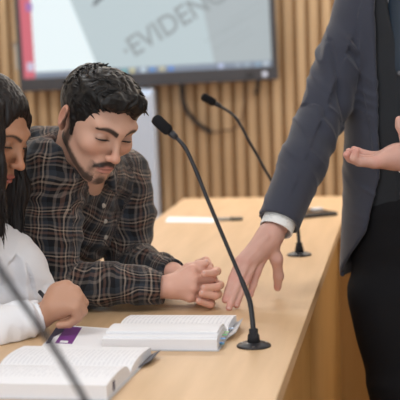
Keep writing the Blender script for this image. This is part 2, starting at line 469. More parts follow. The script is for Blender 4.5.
def text_mesh(s, size, font_bold=True):
    cu = bpy.data.curves.new('t', 'FONT'); cu.body = s; cu.size = size; cu.extrude = .0002; cu.offset = size * .012
    ob = bpy.data.objects.new('t', cu); COL.objects.link(ob)
    dg = bpy.context.evaluated_depsgraph_get(); me = bpy.data.meshes.new_from_object(ob.evaluated_get(dg))
    bpy.data.objects.remove(ob); return me
me = text_mesh('·EVIDENCE', .135)
q0 = px2tv(128, 61); q1 = px2tv(211, 9)
TA = math.atan2(q1[1] - q0[1], q1[0] - q0[0])
xf = TM @ Matrix.Translation((q0[0], 0.0005 - .0024, q0[1])) @ Matrix.Rotation(-TA, 4, 'Y') @ Matrix.Rotation(R(90), 4, 'X') @ Matrix.Diagonal((.95, 1, 1, 1))
me.transform(xf); me.materials.clear(); me.materials.append(emis('printed_letters', (.36, .41, .43), SS))
# keep only the letters that fit on the screen
import bmesh
bm = bmesh.new(); bm.from_mesh(me); TMi = TM.inverted()
for plane_co, plane_no in ((TM @ Vector((0, 0, Z1 - .004)), TM.to_3x3() @ Vector((0, 0, 1))), (TM @ Vector((X1 - .004, 0, 0)), TM.to_3x3() @ Vector((1, 0, 0)))):
    bmesh.ops.bisect_plane(bm, geom=bm.verts[:] + bm.edges[:] + bm.faces[:], plane_co=plane_co, plane_no=plane_no, clear_outer=True)
bm.to_mesh(me); bm.free()
o = bpy.data.objects.new('evidence_letters', me); COL.objects.link(o); adopt(o, scr)
# faint writing lines on the document and ragged ink marks
for (px, py, L) in [(205, 42, .22), (214, 50, .20), (222, 34, .22), (232, 46, .12), (228, 22, .2)]:
    cx, cz = px2tv(px, py); ux, uz = math.cos(TA), math.sin(TA); hx, hz = -uz * .003, ux * .003
    L = min(L, (X1 - .02 - cx) / ux)
    scrpoly('faint_text_line', [(cx, cz), (cx + ux * L, cz + uz * L), (cx + ux * L + hx, cz + uz * L + hz), (cx + hx, cz + hz)], (.42, .48, .5), 3)
for (px, py) in [(96, 4), (100, 0), (104, -3)]:
    cx, cz = px2tv(px, py); scrpoly('ink_mark', [(cx - .02, cz - .012), (cx + .012, cz), (cx + .02, cz + .03), (cx - .006, cz + .018)], (.2, .23, .25), 3)
cx, cz = px2tv(265, 77.5)
MB().lathe([(.001, 0), (.0125, 0), (.0125, .003), (.001, .003)], 20, TM @ Matrix.Translation((px2tv(265, 74)[0], -.006, px2tv(265, 74)[1])) @ Matrix.Rotation(R(90), 4, 'X')).build('power_button', emis('button_glow', (.8, .8, .9), .9), tv)
MB().lathe([(.001, 0), (.022, 0), (.022, .002), (.001, .002)], 20, TM @ Matrix.Translation((px2tv(250, 75)[0], -.006, px2tv(250, 75)[1])) @ Matrix.Rotation(R(90), 4, 'X') @ Matrix.Diagonal((1, .5, 1, 1))).build('sensor_window', M['black'], tv)
sx, sz = px2tv(19, 57)
MB().box((-.018, .01, sz - .06), (-.001, .05, sz + .06), bev=.003).build('side_socket_box', mat('pale_plastic', (.5, .5, .48)), tv, M=TM)

# cables under the display
def cable(name, pts, r, m, label, Y):
    P = [Vector(at_plane(x, y, 1, Y)) for x, y in pts]
    # smooth with catmull-rom
    Q = []
    for i in range(len(P) - 1):
        a, b, c, d = P[max(i - 1, 0)], P[i], P[i + 1], P[min(i + 2, len(P) - 1)]
        for k in range(6):
            t = k / 6; Q.append(.5 * ((2 * b) + (c - a) * t + (2 * a - 5 * b + 4 * c - d) * t * t + (3 * b - 3 * c + d - a) * t ** 3))
    Q.append(P[-1]); o = MB().tube(Q, r, 8).build(name, m, None, True); tag(o, label, 'cable'); return o
cable('cable', [(181, 80), (182, 92), (184, 104), (189, 114), (197, 123), (207, 130), (212, 132)], .011, M['black'], 'thick black cable hanging in a curve below the screen', 6.57)
cable('cable', [(212, 133), (222, 131), (234, 129), (241, 120), (244, 106), (246, 82)], .004, mat('brown_cable', (.10, .06, .04), .6), 'thin brown cable looping up to the screen beside the thick one', 6.57)
cable('cable', [(255, 94), (257, 90), (259, 80)], .009, M['black'], 'short black cable stub under the right of the screen', 6.57)
cable('cable', [(12, 48), (13, 45), (16, 43), (20, 44)], .005, mat('grey_cable', (.25, .2, .17), .6), 'short grey cable entering the left side of the screen', 6.57)

# ------------------------------------------------------------------ gooseneck microphones
def micpts(base, scale, pts, depth):
    """stalk bends in a plane facing the camera; pts = pixel offsets measured on the middle microphone"""
    return [base + CAM_ROT @ Vector((dx_ * scale, -dy_ * scale, dz_)) for dx_, dy_, dz_ in pts]
def mic(bx_, by_, pts, label, yawtag=0):
    base = Vector((bx_, by_, ZD)); s = 1 / 527.0
    e = empty('gooseneck_microphone', base, label, 'microphone', 'gooseneck microphones on the desk')
    T = Matrix.Translation(base)
    bs_ = MB().lathe([(.001, 0), (.0335, 0), (.0335, .003), (.031, .005), (.024, .006), (.022, .0085), (.001, .0085)], 40, T).build('base_plate', M['black'], e, True)
    for k in range(3):
        a = k * 2.1 + .6; mb = MB(); mb.lathe([(.0005, .0086), (.003, .0086), (.003, .0094), (.0005, .0094)], 10, T @ Matrix.Translation((.0275 * math.cos(a), .0275 * math.sin(a), -.0035)))
        mb.build('screw', M['metal'], bs_)
    MB().lathe([(.001, .0075), (.0125, .0075), (.0115, .022), (.009, .026), (.009, .034), (.0055, .036), (.001, .036)], 24, T).build('boot', M['rubber'], e, True)
    P = [base + CAM_ROT @ Vector((x_ * s, y_ * s, 0)) for x_, y_ in pts]
    P[0] = base + Vector((0, 0, .03))
    Q = []
    for i in range(len(P) - 1):
        a, b, c, d = P[max(i - 1, 0)], P[i], P[i + 1], P[min(i + 2, len(P) - 1)]
        for k in range(8):
            t = k / 8; Q.append(.5 * ((2 * b) + (c - a) * t + (2 * a - 5 * b + 4 * c - d) * t * t + (3 * b - 3 * c + d - a) * t ** 3))
    Q.append(P[-1])
    n = len(Q)
    MB().tube(Q[:n - 2], [.0052] * (n // 3) + [.0040] * (n - 2 - n // 3), 12).build('gooseneck', M['black'], e, True)
    tip = Q[-1]; dr = (Q[-1] - Q[-4]).normalized()
    B = tip
    hd = MB().tube([B - dr * .006, B - dr * .003, B + dr * .002, B + dr * .03, B + dr * .036, B + dr * .039], [.004, .009, .0115, .0115, .0095, .003], 20).build('windscreen', M['foam'], e, True)
    MB().tube([B - dr * .022, B - dr * .020, B - dr * .006, B - dr * .004], [.0045, .0062, .0075, .005], 16).build('capsule_collar', M['black'], e, True)
    return e
# pixel offsets (right, up) from the base at the scale of the middle microphone
mic(-.312, 2.665, [(0, 16), (-3, 40), (-8, 57), (-27, 102), (-48, 152), (-61, 184), (-72, 206), (-88, 222)], 'black gooseneck microphone beside the open book with coloured tabs, leaning left')
mic(-.312, 3.80, [(0, 16), (-3, 40), (-12, 65), (-40, 107), (-57, 137), (-74, 167), (-94, 201), (-124, 221)], 'black gooseneck microphone farthest away, base behind the grey sleeve')
mic(-.350, 1.54, [(0, 16), (-1, 45), (-12, 84), (-34, 124), (-62, 165), (-80, 192), (-96, 213), (-112, 226)], 'black gooseneck microphone nearest the camera, blurred stalk in front of the woman')

# ------------------------------------------------------------------ books
def lay(px, py, z=ZD): return at_plane(px, py, 2, z)
def open_book(name, label, c, L, Wd, t1, t2, rz, kind, tilt_leaf=True, parts=None):
    """spine along local x; far half +y, near half -y"""
    e = empty(name, (c.x, c.y, ZD), label, 'book', 'open law books')
    T = Matrix.Translation((c.x, c.y, ZD)) @ Matrix.Rotation(rz, 4, 'Z')
    n = 14
    def half(sgn, th, name, m, zoff, inset, upto=1.0, lift=0, thick=None):
        V = []; Q = []
        for i in range(n + 1):
            u = i / n; y = sgn * (u * Wd * upto)
            dip = th * (1 - .72 * math.exp(-u * 11)) + .005 * math.sin(min(u, 1) * math.pi) * (1 if th > .004 else 0)
            z1 = zoff + dip + lift * u * u
            z0 = zoff if thick is None else z1 - thick
            for (xx, zz) in ((-L / 2 + inset, z0), (L / 2 - inset, z0), (L / 2 - inset, z1), (-L / 2 + inset, z1)): V.append(T @ Vector((xx, y, zz)))
        for i in range(n):
            b = i * 4; c4 = b + 4
            for k in range(4):
                k2 = (k + 1) % 4; Q.append((b + k, b + k2, c4 + k2, c4 + k))
        Q.append((0, 1, 2, 3)); Q.append((4 * n, 4 * n + 3, 4 * n + 2, 4 * n + 1))
        mb = MB(); mb.add(V, Q); return mb.build(name, m, e)
    cv = MB(); cv.box((-L / 2 - .004, -Wd - .004, .0), (L / 2 + .004, Wd + .004, .0022), T, .0008); cov = cv.build('cover', M['cover'], e)
    pm = page_mat(name + '_pages', T)
    b1 = half(1, t1, 'page_block', pm, .0024, 0); b2 = half(-1, t2, 'page_block', pm, .0024, 0)
    return e, T, half
def page_mat(name, T):
    """white paper with faint printed lines on the top and page edges on the sides"""
    m = mat(name, (.82, .82, .84), .8, .2); nt = m.node_tree; b = nt.nodes['Principled BSDF']
    geo = nt.nodes.new('ShaderNodeNewGeometry'); mp = nt.nodes.new('ShaderNodeMapping'); mp.vector_type = 'TEXTURE'
    loc, rot, _ = T.decompose(); mp.inputs['Location'].default_value = loc; mp.inputs['Rotation'].default_value = rot.to_euler()
    sx_ = nt.nodes.new('ShaderNodeSeparateXYZ'); nt.links.new(geo.outputs['Position'], mp.inputs[0]); nt.links.new(mp.outputs[0], sx_.inputs[0])
    def mth(op, a, v=None, c=None):
        n = nt.nodes.new('ShaderNodeMath'); n.operation = op
        for i, q in enumerate((a, v, c)):
            if q is None: continue
            if isinstance(q, (int, float)): n.inputs[i].default_value = q
            else: nt.links.new(q, n.inputs[i])
        return n.outputs[0]
    # printed lines run across the page (along y), one every 5.5 mm in x; broken into words by noise
    ln = mth('LESS_THAN', mth('FRACT', mth('MULTIPLY', sx_.outputs[0], 1 / .0085)), .45)
    nz = nt.nodes.new('ShaderNodeTexNoise'); nz.inputs['Scale'].default_value = 90; nt.links.new(mp.outputs[0], nz.inputs['Vector'])
    wd = mth('GREATER_THAN', nz.outputs[0], .42)
    nrm = nt.nodes.new('ShaderNodeSeparateXYZ'); nt.links.new(geo.outputs['True Normal'], nrm.inputs[0])
    top = mth('GREATER_THAN', nrm.outputs[2], .6)
    msk = mth('MULTIPLY', mth('MULTIPLY', mth('MULTIPLY', ln, wd), top), .17)
    # margins
    ay = mth('ABSOLUTE', sx_.outputs[1]); msk = mth('MULTIPLY', msk, mth('MULTIPLY', mth('GREATER_THAN', ay, .02), mth('LESS_THAN', ay, .125)))
    edge = mth('MULTIPLY', mth('LESS_THAN', mth('FRACT', mth('MULTIPLY', sx_.outputs[2], 1 / .0016)), .4), mth('SUBTRACT', 1.0, top))
    edge = mth('MULTIPLY', edge, mth('LESS_THAN', mth('ABSOLUTE', nrm.outputs[2]), .25)); msk = mth('ADD', msk, mth('MULTIPLY', edge, .15))
    mx = nt.nodes.new('ShaderNodeMix'); mx.data_type = 'RGBA'; nt.links.new(msk, mx.inputs[0])
    mx.inputs[6].default_value = (.79, .79, .81, 1); mx.inputs[7].default_value = (.25, .25, .32, 1)
    nt.links.new(mx.outputs[2], b.inputs['Base Color']); return m

# near book (spine left to right in the picture)
def book_from_px(pl, pr, far, near):
    """pl/pr spine ends in pixels at table height"""
    a = lay(*pl); b = lay(*pr); return a, b
BA = lay(63, 376); rzA = R(-2.5)
eA, TA_, halfA = open_book('open_textbook', 'thick open textbook nearest the camera on the desk, both pages white with print', BA, .252, .165, .015, .024, rzA, 0)
# thumb index label on the right page edge
MB().box((.1261, -.125, .006), (.1267, -.112, .023), TA_).build('index_mark', M['ink'], eA)
MB().add([TA_ @ Vector(v) for v in ((.1265, .06, .0024), (.142, .09, .008), (.146, .16, .012), (.1265, .165, .0024), (.1265, .06, .0040), (.142, .09, .0096), (.146, .16, .0136), (.1265, .165, .0040))],
         [(0, 1, 2, 3), (7, 6, 5, 4), (0, 4, 5, 1), (1, 5, 6, 2), (2, 6, 7, 3), (3, 7, 4, 0)]).build('cover_flap', M['darkcover'], eA)
BB = lay(172, 336)
eB, TB_, halfB = open_book('open_textbook', 'open white textbook with coloured tabs beside the microphone, a hand touching its corner', BB, .228, .134, .014, .020, R(-1.0), 1)
lf = halfB(-1, .0225, 'lifted_leaf', M['paper'], .0024, .001, .94, .001, .0036)
lf2 = halfB(-1, .0265, 'lifted_leaf', M['paper'], .0024, .003, .80, .003, .0036)
for (yy, zz, c) in [(-.105, .010, (.05, .22, .55)), (-.085, .014, (.1, .35, .75)), (-.060, .016, (.12, .5, .2)), (-.098, .006, (.1, .4, .45)), (-.035, .016, (.35, .6, .3)), (.03, .01, (.5, .65, .85))]:
    MB().box((.108, yy - .006, zz), (.123, yy + .006, zz + .0006), TB_ @ Matrix.Rotation(R(0), 4, 'Z')).build('index_tab', mat('tab_colour', c, .5), eB)
MB().add([TB_ @ Vector(v) for v in ((.1166, -.05, .0024), (.135, -.02, .012), (.136, .08, .02), (.1166, .118, .0024), (.1166, -.05, .004), (.135, -.02, .0136), (.136, .08, .0216), (.1166, .118, .004))],
         [(0, 1, 2, 3), (7, 6, 5, 4), (0, 4, 5, 1), (1, 5, 6, 2), (2, 6, 7, 3), (3, 7, 4, 0)]).build('cover_flap', M['cover'], eB)

# leaflet with a purple corner
def sheet(name, corners, label, cat, th=.0012, m=None, z=ZD + .0002):
    P = [lay(x_, y_, z) for x_, y_ in corners]
    e = empty(name, (sum((p.x for p in P)) / 4, sum((p.y for p in P)) / 4, z), label, cat)
    V = P + [p + Vector((0, 0, th)) for p in P]; Q = [(0, 3, 2, 1), (4, 5, 6, 7), (0, 1, 5, 4), (1, 2, 6, 5), (2, 3, 7, 6), (3, 0, 4, 7)]
    MB().add(V, Q).build('page', m or M['paper'], e); return e, P, z + th
def patch(e, name, corners, z, m):
    P = [lay(x_, y_, z) for x_, y_ in corners]; V = P + [p + Vector((0, 0, .0004)) for p in P]
    MB().add(V, [(0, 3, 2, 1), (4, 5, 6, 7), (0, 1, 5, 4), (1, 2, 6, 5), (2, 3, 7, 6), (3, 0, 4, 7)]).build(name, m, e)
e, P, zt_ = sheet('leaflet', [(42, 346), (62, 325.5), (128, 330), (110, 350)], 'white leaflet with a purple printed block between the hand and the open book', 'leaflet')
patch(e, 'purple_block', [(55, 343), (66, 326.5), (82, 327.5), (72, 344)], zt_ + .0001, M['purple'])
patch(e, 'dark_stripe', [(45.5, 343.5), (57, 326), (60, 326), (50, 343.5)], zt_ + .0001, M['ink'])
patch(e, 'dark_stripe', [(52, 338), (60, 327), (66, 327), (63, 332)], zt_ + .0001, M['ink'])
patch(e, 'white_caption', [(59.5, 342.5), (60.8, 340.5), (68.5, 341), (67.5, 343)], zt_ + .0006, M['paper'])

e, P, zz = sheet('paper_sheet', [(165, 222.5), (168, 217), (216, 218), (214, 223)], 'white sheet of paper lying on the far part of the desk', 'paper')
# grey pen / marker
a = lay(215, 221) + Vector((0, 0, .006)); b = lay(243, 220.5) + Vector((0, 0, .006))
pe = empty('marker_pen', a, 'grey marker pen beside the white sheet on the far desk', 'pen')
MB().tube([a, a.lerp(b, .55)], .0055, 12).build('barrel', mat('grey_plastic', (.42, .42, .40), .4), pe, True)
MB().tube([a.lerp(b, .551), a.lerp(b, .95), b], [.0065, .006, .004], 12).build('cap', mat('dark_grey_plastic', (.10, .11, .10), .4), pe, True)
# tablet-like black handset behind the sleeve
c0 = lay(303, 219); c1 = lay(338, 215.5); 
tb = empty('tablet', c0.lerp(c1, .5), 'black tablet lying on the far desk behind the grey sleeve', 'tablet')
dv = (c1 - c0); ln = dv.length; aa = math.atan2(dv.y, dv.x)
TT = Matrix.Translation(c0) @ Matrix.Rotation(aa, 4, 'Z')
MB().box((-.02, 0, 0.0003), (ln, .13, .013), TT, .003).build('case', M['black'], tb)
MB().box((-.01, .01, .0131), (ln - .012, .12, .0137), TT).build('screen', mat('dark_glass', (.02, .022, .025), .12), tb)
cp = MB().box((ln * .72, .085, .0142), (ln * .98, .115, .018), TT, .001).build('paper_slip', M['paper'], None); tag(cp, 'small white slip resting on the black tablet', 'paper')

# ------------------------------------------------------------------ people: shared sculpting
def frame(Fv, roll=0.0):
    """rows = subject's right, forward, up (world) from a facing vector given in camera axes (right, up, towards)"""
    f = CAM_ROT @ Vector(Fv).normalized()
    upc = CAM_ROT @ Vector((math.sin(roll), math.cos(roll), 0))
    r = f.cross(upc).normalized(); u = r.cross(f).normalized()
    return Matrix((r, f, u)).transposed()          # columns: right, forward, up
class Head:
    def __init__(s, origin, Rm, sc=1.0, female=False):
        s.o = Vector(origin); s.R = Rm; s.sc = sc; s.f = female; s.Rn = np.array([list(r) for r in Rm])
    def p(s, x, y, z): return s.o + s.R @ (Vector((x, y, z)) * s.sc)
    def local(s, V): return ((V - A(s.o)) @ s.Rn) / s.sc
    def e(s, S, c, r, k, sub=False, rot=None):
        Rr = s.Rn if rot is None else s.Rn @ np.array(rot)
        S.ell(s.p(*c), [q * s.sc for q in r], k * s.sc, Rr, sub)
    def c(s, S, a, b, ra, rb, k, sub=False): S.cone(s.p(*a), s.p(*b), ra * s.sc, rb * s.sc, k * s.sc, sub=sub)
    def sculpt(s, S):
        f = s.f
        s.e(S, (0, -.009, .028), (.0745, .089, .078), .01)
        s.e(S, (0, .030, -.008), (.060, .060, .086), .03)
        s.e(S, (0, .036, -.066), (.041, .046, .040), .025)
        s.e(S, (0, .077, -.096), (.017, .015, .015), .022)
        for sg in (-1, 1):
            s.c(S, (sg * .054, .002, -.044), (sg * .018, .066, -.089), .013 if not f else .011, .013, .028)
            s.e(S, (sg * .042, .063, -.018), (.022, .021, .018), .022)
            s.c(S, (sg * .010, .089, .030), (sg * .046, .072, .034), .0085 if not f else .0065, .007, .02)
        # sockets
        for sg in (-1, 1):
            s.e(S, (sg * .031, .098, .011), (.018, .016, .013), .014, sub=True)
        # nose
        s.c(S, (0, .086, .020), (0, .109, -.022), .0065, .0085, .012)
        s.e(S, (0, .1115, -.0255), (.0105, .0105, .0092), .008)
        for sg in (-1, 1): s.e(S, (sg * .0115, .1005, -.030), (.0068, .009, .0065), .006)
        for sg in (-1, 1): s.e(S, (sg * .0065, .104, -.0365), (.003, .005, .003), .002, sub=True)
        # eyelids over eyeballs
        for sg in (-1, 1):
            s.e(S, (sg * .0315, .0765, .009), (.0150, .0125, .0115), .004)
            s.e(S, (sg * .0315, .0900, .0062), (.0115, .004, .0012), .0015, sub=True)
        # lips and mouth line, philtrum
        s.e(S, (0, .080, -.058), (.030, .018, .020), .014)
        s.e(S, (0, .0955, -.0565), (.021, .0070, .0050), .004)
        s.e(S, (0, .0940, -.0675), (.018, .0080, .0064), .004)
        s.e(S, (0, .1035, -.0618), (.024, .0085, .0010), .002, sub=True)
        s.e(S, (0, .0975, -.080), (.016, .006, .005), .010, sub=True)
        # ears
        for sg in (-1, 1):
            rot = [[math.cos(.35 * sg), math.sin(.35 * sg), 0], [-math.sin(.35 * sg), math.cos(.35 * sg), 0], [0, 0, 1]]
            s.e(S, (sg * .081, -.010, .002), (.0080, .0180, .027), .004, rot=rot)
            s.e(S, (sg * .077, -.004, -.020), (.006, .009, .012), .006, rot=rot)
            s.e(S, (sg * .0875, -.006, .004), (.006, .010, .018), .004, sub=True, rot=rot)
            s.e(S, (sg * .083, .001, -.004), (.004, .004, .006), .003)
    def skin(s, V, base, col, lip, beard=None):
        L = s.local(V); x, y, z = L.T
        near = np.abs(x) < .12
        near &= (y > -.12) & (y < .14) & (z > -.135) & (z < .15)
        def blend(m, c, a=1.0):
            m = np.clip(m, 0, 1)[:, None] * a; col[:] = col * (1 - m) + np.array(c) * m
        def soft(d, w_): return np.clip(.5 - d / w_, 0, 1) * near
        # warm flush on nose, cheeks and ears
        flush = np.array(base) * np.array((1.06, .80, .74))
        blend(soft(np.sqrt((x / 1.0) ** 2 + (y - .110) ** 2 + (z + .027) ** 2) - .016, .018), flush, .6)
        for sg in (-1, 1):
            blend(soft(np.sqrt((x - sg * .042) ** 2 + (z + .025) ** 2) - .02, .03) * (y > .03), flush, .45)
            blend(soft(np.abs(x - sg * .082) - .012, .01) * (np.abs(y + .008) < .03) * (np.abs(z) < .04), flush, .6)
            # lids slightly darker
            blend(soft(np.sqrt(((x - sg * .0315) / 1.4) ** 2 + ((z - .009) / .9) ** 2) - .011, .008) * (y > .06), np.array(base) * .55, .65)
            # lash line
            xx = (x - sg * .0315); zl = .0062 + .0022 * (1 - (xx / .015) ** 2)
            blend(soft(np.abs(z - zl + .0015) - .0013, .0016) * (np.abs(xx) < .0155) * (y > .06), (.012, .008, .007), .95)
            # eyebrows
            t = (sg * x - .011) / .038; zb = .0265 + .009 * np.sin(np.clip(t, 0, 1) * 2.4) - .004 * np.clip(t, 0, 1)
            th = (.0062 if not s.f else .0036) * np.clip(1.15 - .6 * t, .3, 1)
            blend(soft(np.abs(z - zb) - th, .0035) * (t > -.05) * (t < 1.12) * (y > .04), (.014, .010, .008), .95)
        # lips
        lm = soft(np.sqrt((x / .0225) ** 2 + ((z + .0620) / .0118) ** 2) - 1, .25) * (y > .085)
        blend(lm, lip, .85)
        blend(soft(np.abs(z + .0618) - .0008, .0014) * (np.abs(x) < .023) * (y > .08), np.array(lip) * .25, .8)
        if beard:
            nz = vnoise(V * 420) * .35 + vnoise(V * 160) * .25
            # jaw line, chin, moustache
            jl = np.abs(x); jaw_z = -.038 - .050 * np.clip((y + .0) / .075, 0, 1)
            m = soft(np.abs(z - jaw_z + .006) - .011 + nz * .006, .009) * (y > -.008) * (y < .1) * (jl > .018)
            blend(m, (.022, .016, .013), .88)
            m = soft(np.maximum(np.abs(y - .012) - .010, np.abs(z + .010) - .05) + nz * .003, .008) * (jl > .05)
            blend(m, (.016, .012, .010), .9)
            m = soft(np.sqrt((x / 1.3) ** 2 + ((z + .096)) ** 2) - .012 + nz * .006, .010) * (y > .05)
            blend(m, (.022, .016, .013), .88)
            m = soft(np.abs(z + .0475 + .010 * (np.abs(x) / .026) ** 2) - .0050 + nz * .002, .004) * (np.abs(x) < .030) * (y > .07)
            blend(m, (.014, .010, .009), .95)
            m = soft(np.abs(np.abs(x) - .029) - .004 + nz * .003, .006) * (z < -.05) * (z > -.095) * (y > .04)
            blend(m, (.03, .022, .018), .5)
            m = soft(np.sqrt((x / .8) ** 2 + ((z + .0745)) ** 2) - .004, .004) * (y > .07)
            blend(m, (.022, .016, .013), .7)
        return col

def lashes(head, parent):
    for sg in (-1, 1):
        mb = MB(); P = []
        for i in range(9):
            t = -1 + 2 * i / 8; xx = t * .0138; zz = .0048 + .0030 * (1 - t * t) - .009
            q = max(0.0, 1 - (xx / .0150) ** 2 - (zz / .0115) ** 2)
            P.append(head.p(sg * .0315 + xx, .0765 + .0125 * math.sqrt(q) + .0008, .009 + zz))
        mb.tube(P, [.0008, .0014, .0018, .0019, .0019, .0019, .0018, .0014, .0008], 6)
        mb.build('eyelashes', M['lash'], parent, True)
def finger(S, pts, r0, r1, k=.004, kr=.012):
    n = len(pts) - 1
    for i in range(n):
        a = r0 + (r1 - r0) * i / n; b = r0 + (r1 - r0) * (i + 1) / n
        S.cone(pts[i], pts[i + 1], a, b, kr if i == 0 else k)
        if 0 < i: S.ell(pts[i], (a * 1.06,) * 3, .003)
def nail(parent, tip, prev, dorsal, m, size=.0052, lift=.0055):
    """thin curved nail plate at a fingertip"""
    tip = Vector(tip); d = (tip - Vector(prev)).normalized(); n = Vector(dorsal); n = (n - d * n.dot(d)).normalized(); s = d.cross(n)
    V = []; Q = []
    for j in range(5):
        for i in range(5):
            u = i / 4 - .5; v = j / 4 - .5
            V.append(tip + s * (u * size * 2) + d * (v * size * 2.2 + .001) + n * (lift - (u * u) * size * 1.6 - max(v, 0) ** 2 * .006))
    for j in range(4):
        for i in range(4): a = j * 5 + i; Q.append((a, a + 1, a + 6, a + 5))
    V2 = [v - n * .0007 for v in V]; m_ = len(V)
    Q2 = Q + [tuple(q + m_ for q in reversed(f)) for f in Q]
    for i in range(4):
        for (a, b) in ((i, i + 1), (20 + i + 1, 20 + i), (5 * (i + 1), 5 * i), (5 * i + 4, 5 * i + 9)):
            Q2.append((b, a, a + m_, b + m_))
    mb = MB(); mb.add(V + V2, Q2); return mb.build('fingernail', m, parent, True)

def off_desk(V):
    """cloth and hands rest on the desk top, a torso leans against its edge"""
    V = V.copy(); ins = (V[:, 0] > XL - .003) & (V[:, 0] < XR) & (V[:, 2] < ZD + .0012)
    side = ins & ((V[:, 0] - XL) < (ZD - V[:, 2]))
    V[side, 0] = XL - .003; V[ins & ~side, 2] = ZD + .0012; return V
def folds(V, N, limbs, amp, freq, mask=None, seed=0.0, aniso=3.0):
    """cloth folds: ridged noise stretched around the limb"""
    u, v, idx = limb_uv(V, limbs)
    P = np.stack([u * freq + seed + idx * 3.7, v * freq / aniso + 5.1 + seed, idx * 1.3 + V[:, 2] * freq * .25], 1) + 20
    r = 1 - np.abs(vnoise(P)) * 2
    r2 = vnoise(P * 2.1 + 7)
    d = amp * (.75 * r + .35 * r2)
    if mask is not None: d = d * mask
    return V + N * d[:, None], u, v

def strand_locks(mb, head, roots, dirs, length, r, up, curl=.3, seg=5, sides=5):
    for p, d in zip(roots, dirs):
        P = []; q = Vector(p); dd = Vector(d).normalized(); L = length * random.uniform(.6, 1.2)
        nrm = (q - head.o).normalized()
        ax = Vector((random.uniform(-1, 1), random.uniform(-1, 1), random.uniform(-1, 1)))
        for i in range(seg + 1):
            P.append(q.copy()); q = q + dd * (L / seg)
            dd = (dd + ax * curl * .35 - nrm * .10 * i / seg).normalized()
        rr = [r * (1 - (i / seg) ** 1.6 * .9) * (0.7 if i == 0 else 1) for i in range(seg + 1)]
        mb.tube(P, rr, sides)

# ------------------------------------------------------------------ seated man in the plaid shirt
man = empty('person', at(0, 430, 3.35), 'seated man in a dark plaid flannel shirt, hands clasped on the desk, reading', 'person')
HM = Head(at(96, 121, 3.12), frame((.50, -.59, .635), R(2)), 1.02)
SKA = (.56, .33, .24)
S = Sculpt()
HM.sculpt(S)
neck_b = at(76, 172, 3.24)
S.cone(HM.p(0, -.030, -.045), neck_b, .052, .060, .025)
# torso, arms under the shirt
shR, shL = at(54, 172, 3.18), at(120, 180, 3.42)
elR, elL = at(52, 284, 3.17), at(127, 264, 3.42)
wrR, wrL = at(160, 287, 3.13), at(172, 273, 3.22)
pel = at(-48, 385, 3.42); chest = at(60, 212, 3.38); mid = at(10, 300, 3.40)
S.chain([pel, mid, chest, neck_b], [.12, .10, .10, .055], .04)
S.chain([shR, neck_b, shL], [.04, .05, .04], .04)
S.chain([shR, elR, wrR], [.042, .034, .024], .02); S.chain([shL, elL, wrL], [.042, .034, .024], .02)
# right (near) hand: palm faces away, knuckles to the right of the picture
S.chain([wrR, at(172, 287, 3.12)], [.024, .026], .01)
knR = [at(192, 270, 3.12), at(194, 279, 3.11), at(193, 288, 3.11), at(190, 297, 3.115)]
for kp in knR: S.cone(at(172, 286, 3.125), kp, .021, .0125, .012)
pipR = [at(209, 270, 3.14), at(211, 279, 3.135), at(210, 288, 3.135), at(206, 297, 3.14)]
dipR = [at(212, 271, 3.17), at(214, 280, 3.168), at(213, 289, 3.168), at(209, 298, 3.17)]
tipR = [at(203, 272, 3.188), at(205, 281, 3.188), at(204, 290, 3.188), at(201, 299, 3.188)]
for i in range(4): S.chain([knR[i], pipR[i], dipR[i], tipR[i]], [.0115, .0095, .0085, .0075], .003)
# left (far) hand: palm behind, fingers wrap round and rest between the knuckles
knL = [at(205, 273, 3.20), at(207, 282, 3.20), at(206, 291, 3.20), at(203, 299, 3.20)]
for kp in knL: S.cone(at(184, 280, 3.205), kp, .021, .0125, .010)
S.cone(wrL, at(186, 280, 3.205), .024, .022, .01)
pipL = [at(217, 271, 3.17), at(220, 285, 3.16), at(218, 294, 3.155), at(211, 303, 3.15)]
dipL = [at(214, 273, 3.115), at(217, 287, 3.105), at(215, 296, 3.10), at(210, 304.5, 3.105)]
tipL = [at(204, 274, 3.09), at(204, 288, 3.082), at(202, 293.5, 3.08), at(199, 301, 3.085)]
for i in range(4): S.chain([knL[i], pipL[i], dipL[i], tipL[i]], [.0115, .0098, .0090, .0078], .0015)
# thumbs, right one lying over the top
S.chain([at(176, 279, 3.13), at(188, 268, 3.14), at(199, 265, 3.13), at(206, 263, 3.125)], [.015, .0115, .0098, .0085], .004)
S.chain([at(190, 272, 3.19), at(198, 264, 3.18), at(206, 260.5, 3.165), at(210, 266, 3.15)], [.013, .010, .0092, .008], .003)
V, Q = S.mesh(.0025); V = relax(V, Q, 1, .4)
col = np.tile(np.array(SKA), (len(V), 1)); col *= (1 + .05 * vnoise(V * 45))[:, None]
hd = ((V - A(at(200, 285, 3.12))) ** 2).sum(1) < .12 ** 2
hands_c = np.array((.66, .37, .28)); kn = np.zeros(len(V))
for q_ in knR + pipL + dipL + pipR: kn = np.maximum(kn, np.clip(1 - np.sqrt(((V - A(q_)) ** 2).sum(1)) / .016, 0, 1))
for q_ in tipL: kn = np.maximum(kn, np.clip(1 - np.sqrt(((V - A(q_)) ** 2).sum(1)) / .014, 0, 1))
col[hd] = hands_c; col = col * (1 - .5 * kn[:, None] * hd[:, None]) + np.array((.62, .25, .19)) * .5 * kn[:, None] * hd[:, None]
HM.skin(V, SKA, col, (.48, .20, .16), beard=True)
body = mesh_np('body', V, Q, M['skin_a'], man, colattr=col)
lashes(HM, body)
tw = camdir(0, 0, 1)
for i in range(4): nail(body, tipL[i], dipL[i], tw + camdir(0, .25, 0), M['nail'], .0045, .0075)
nail(body, at(206, 263, 3.125), at(199, 265, 3.13), camdir(0, 1, .6), M['nail'], .005, .0082)

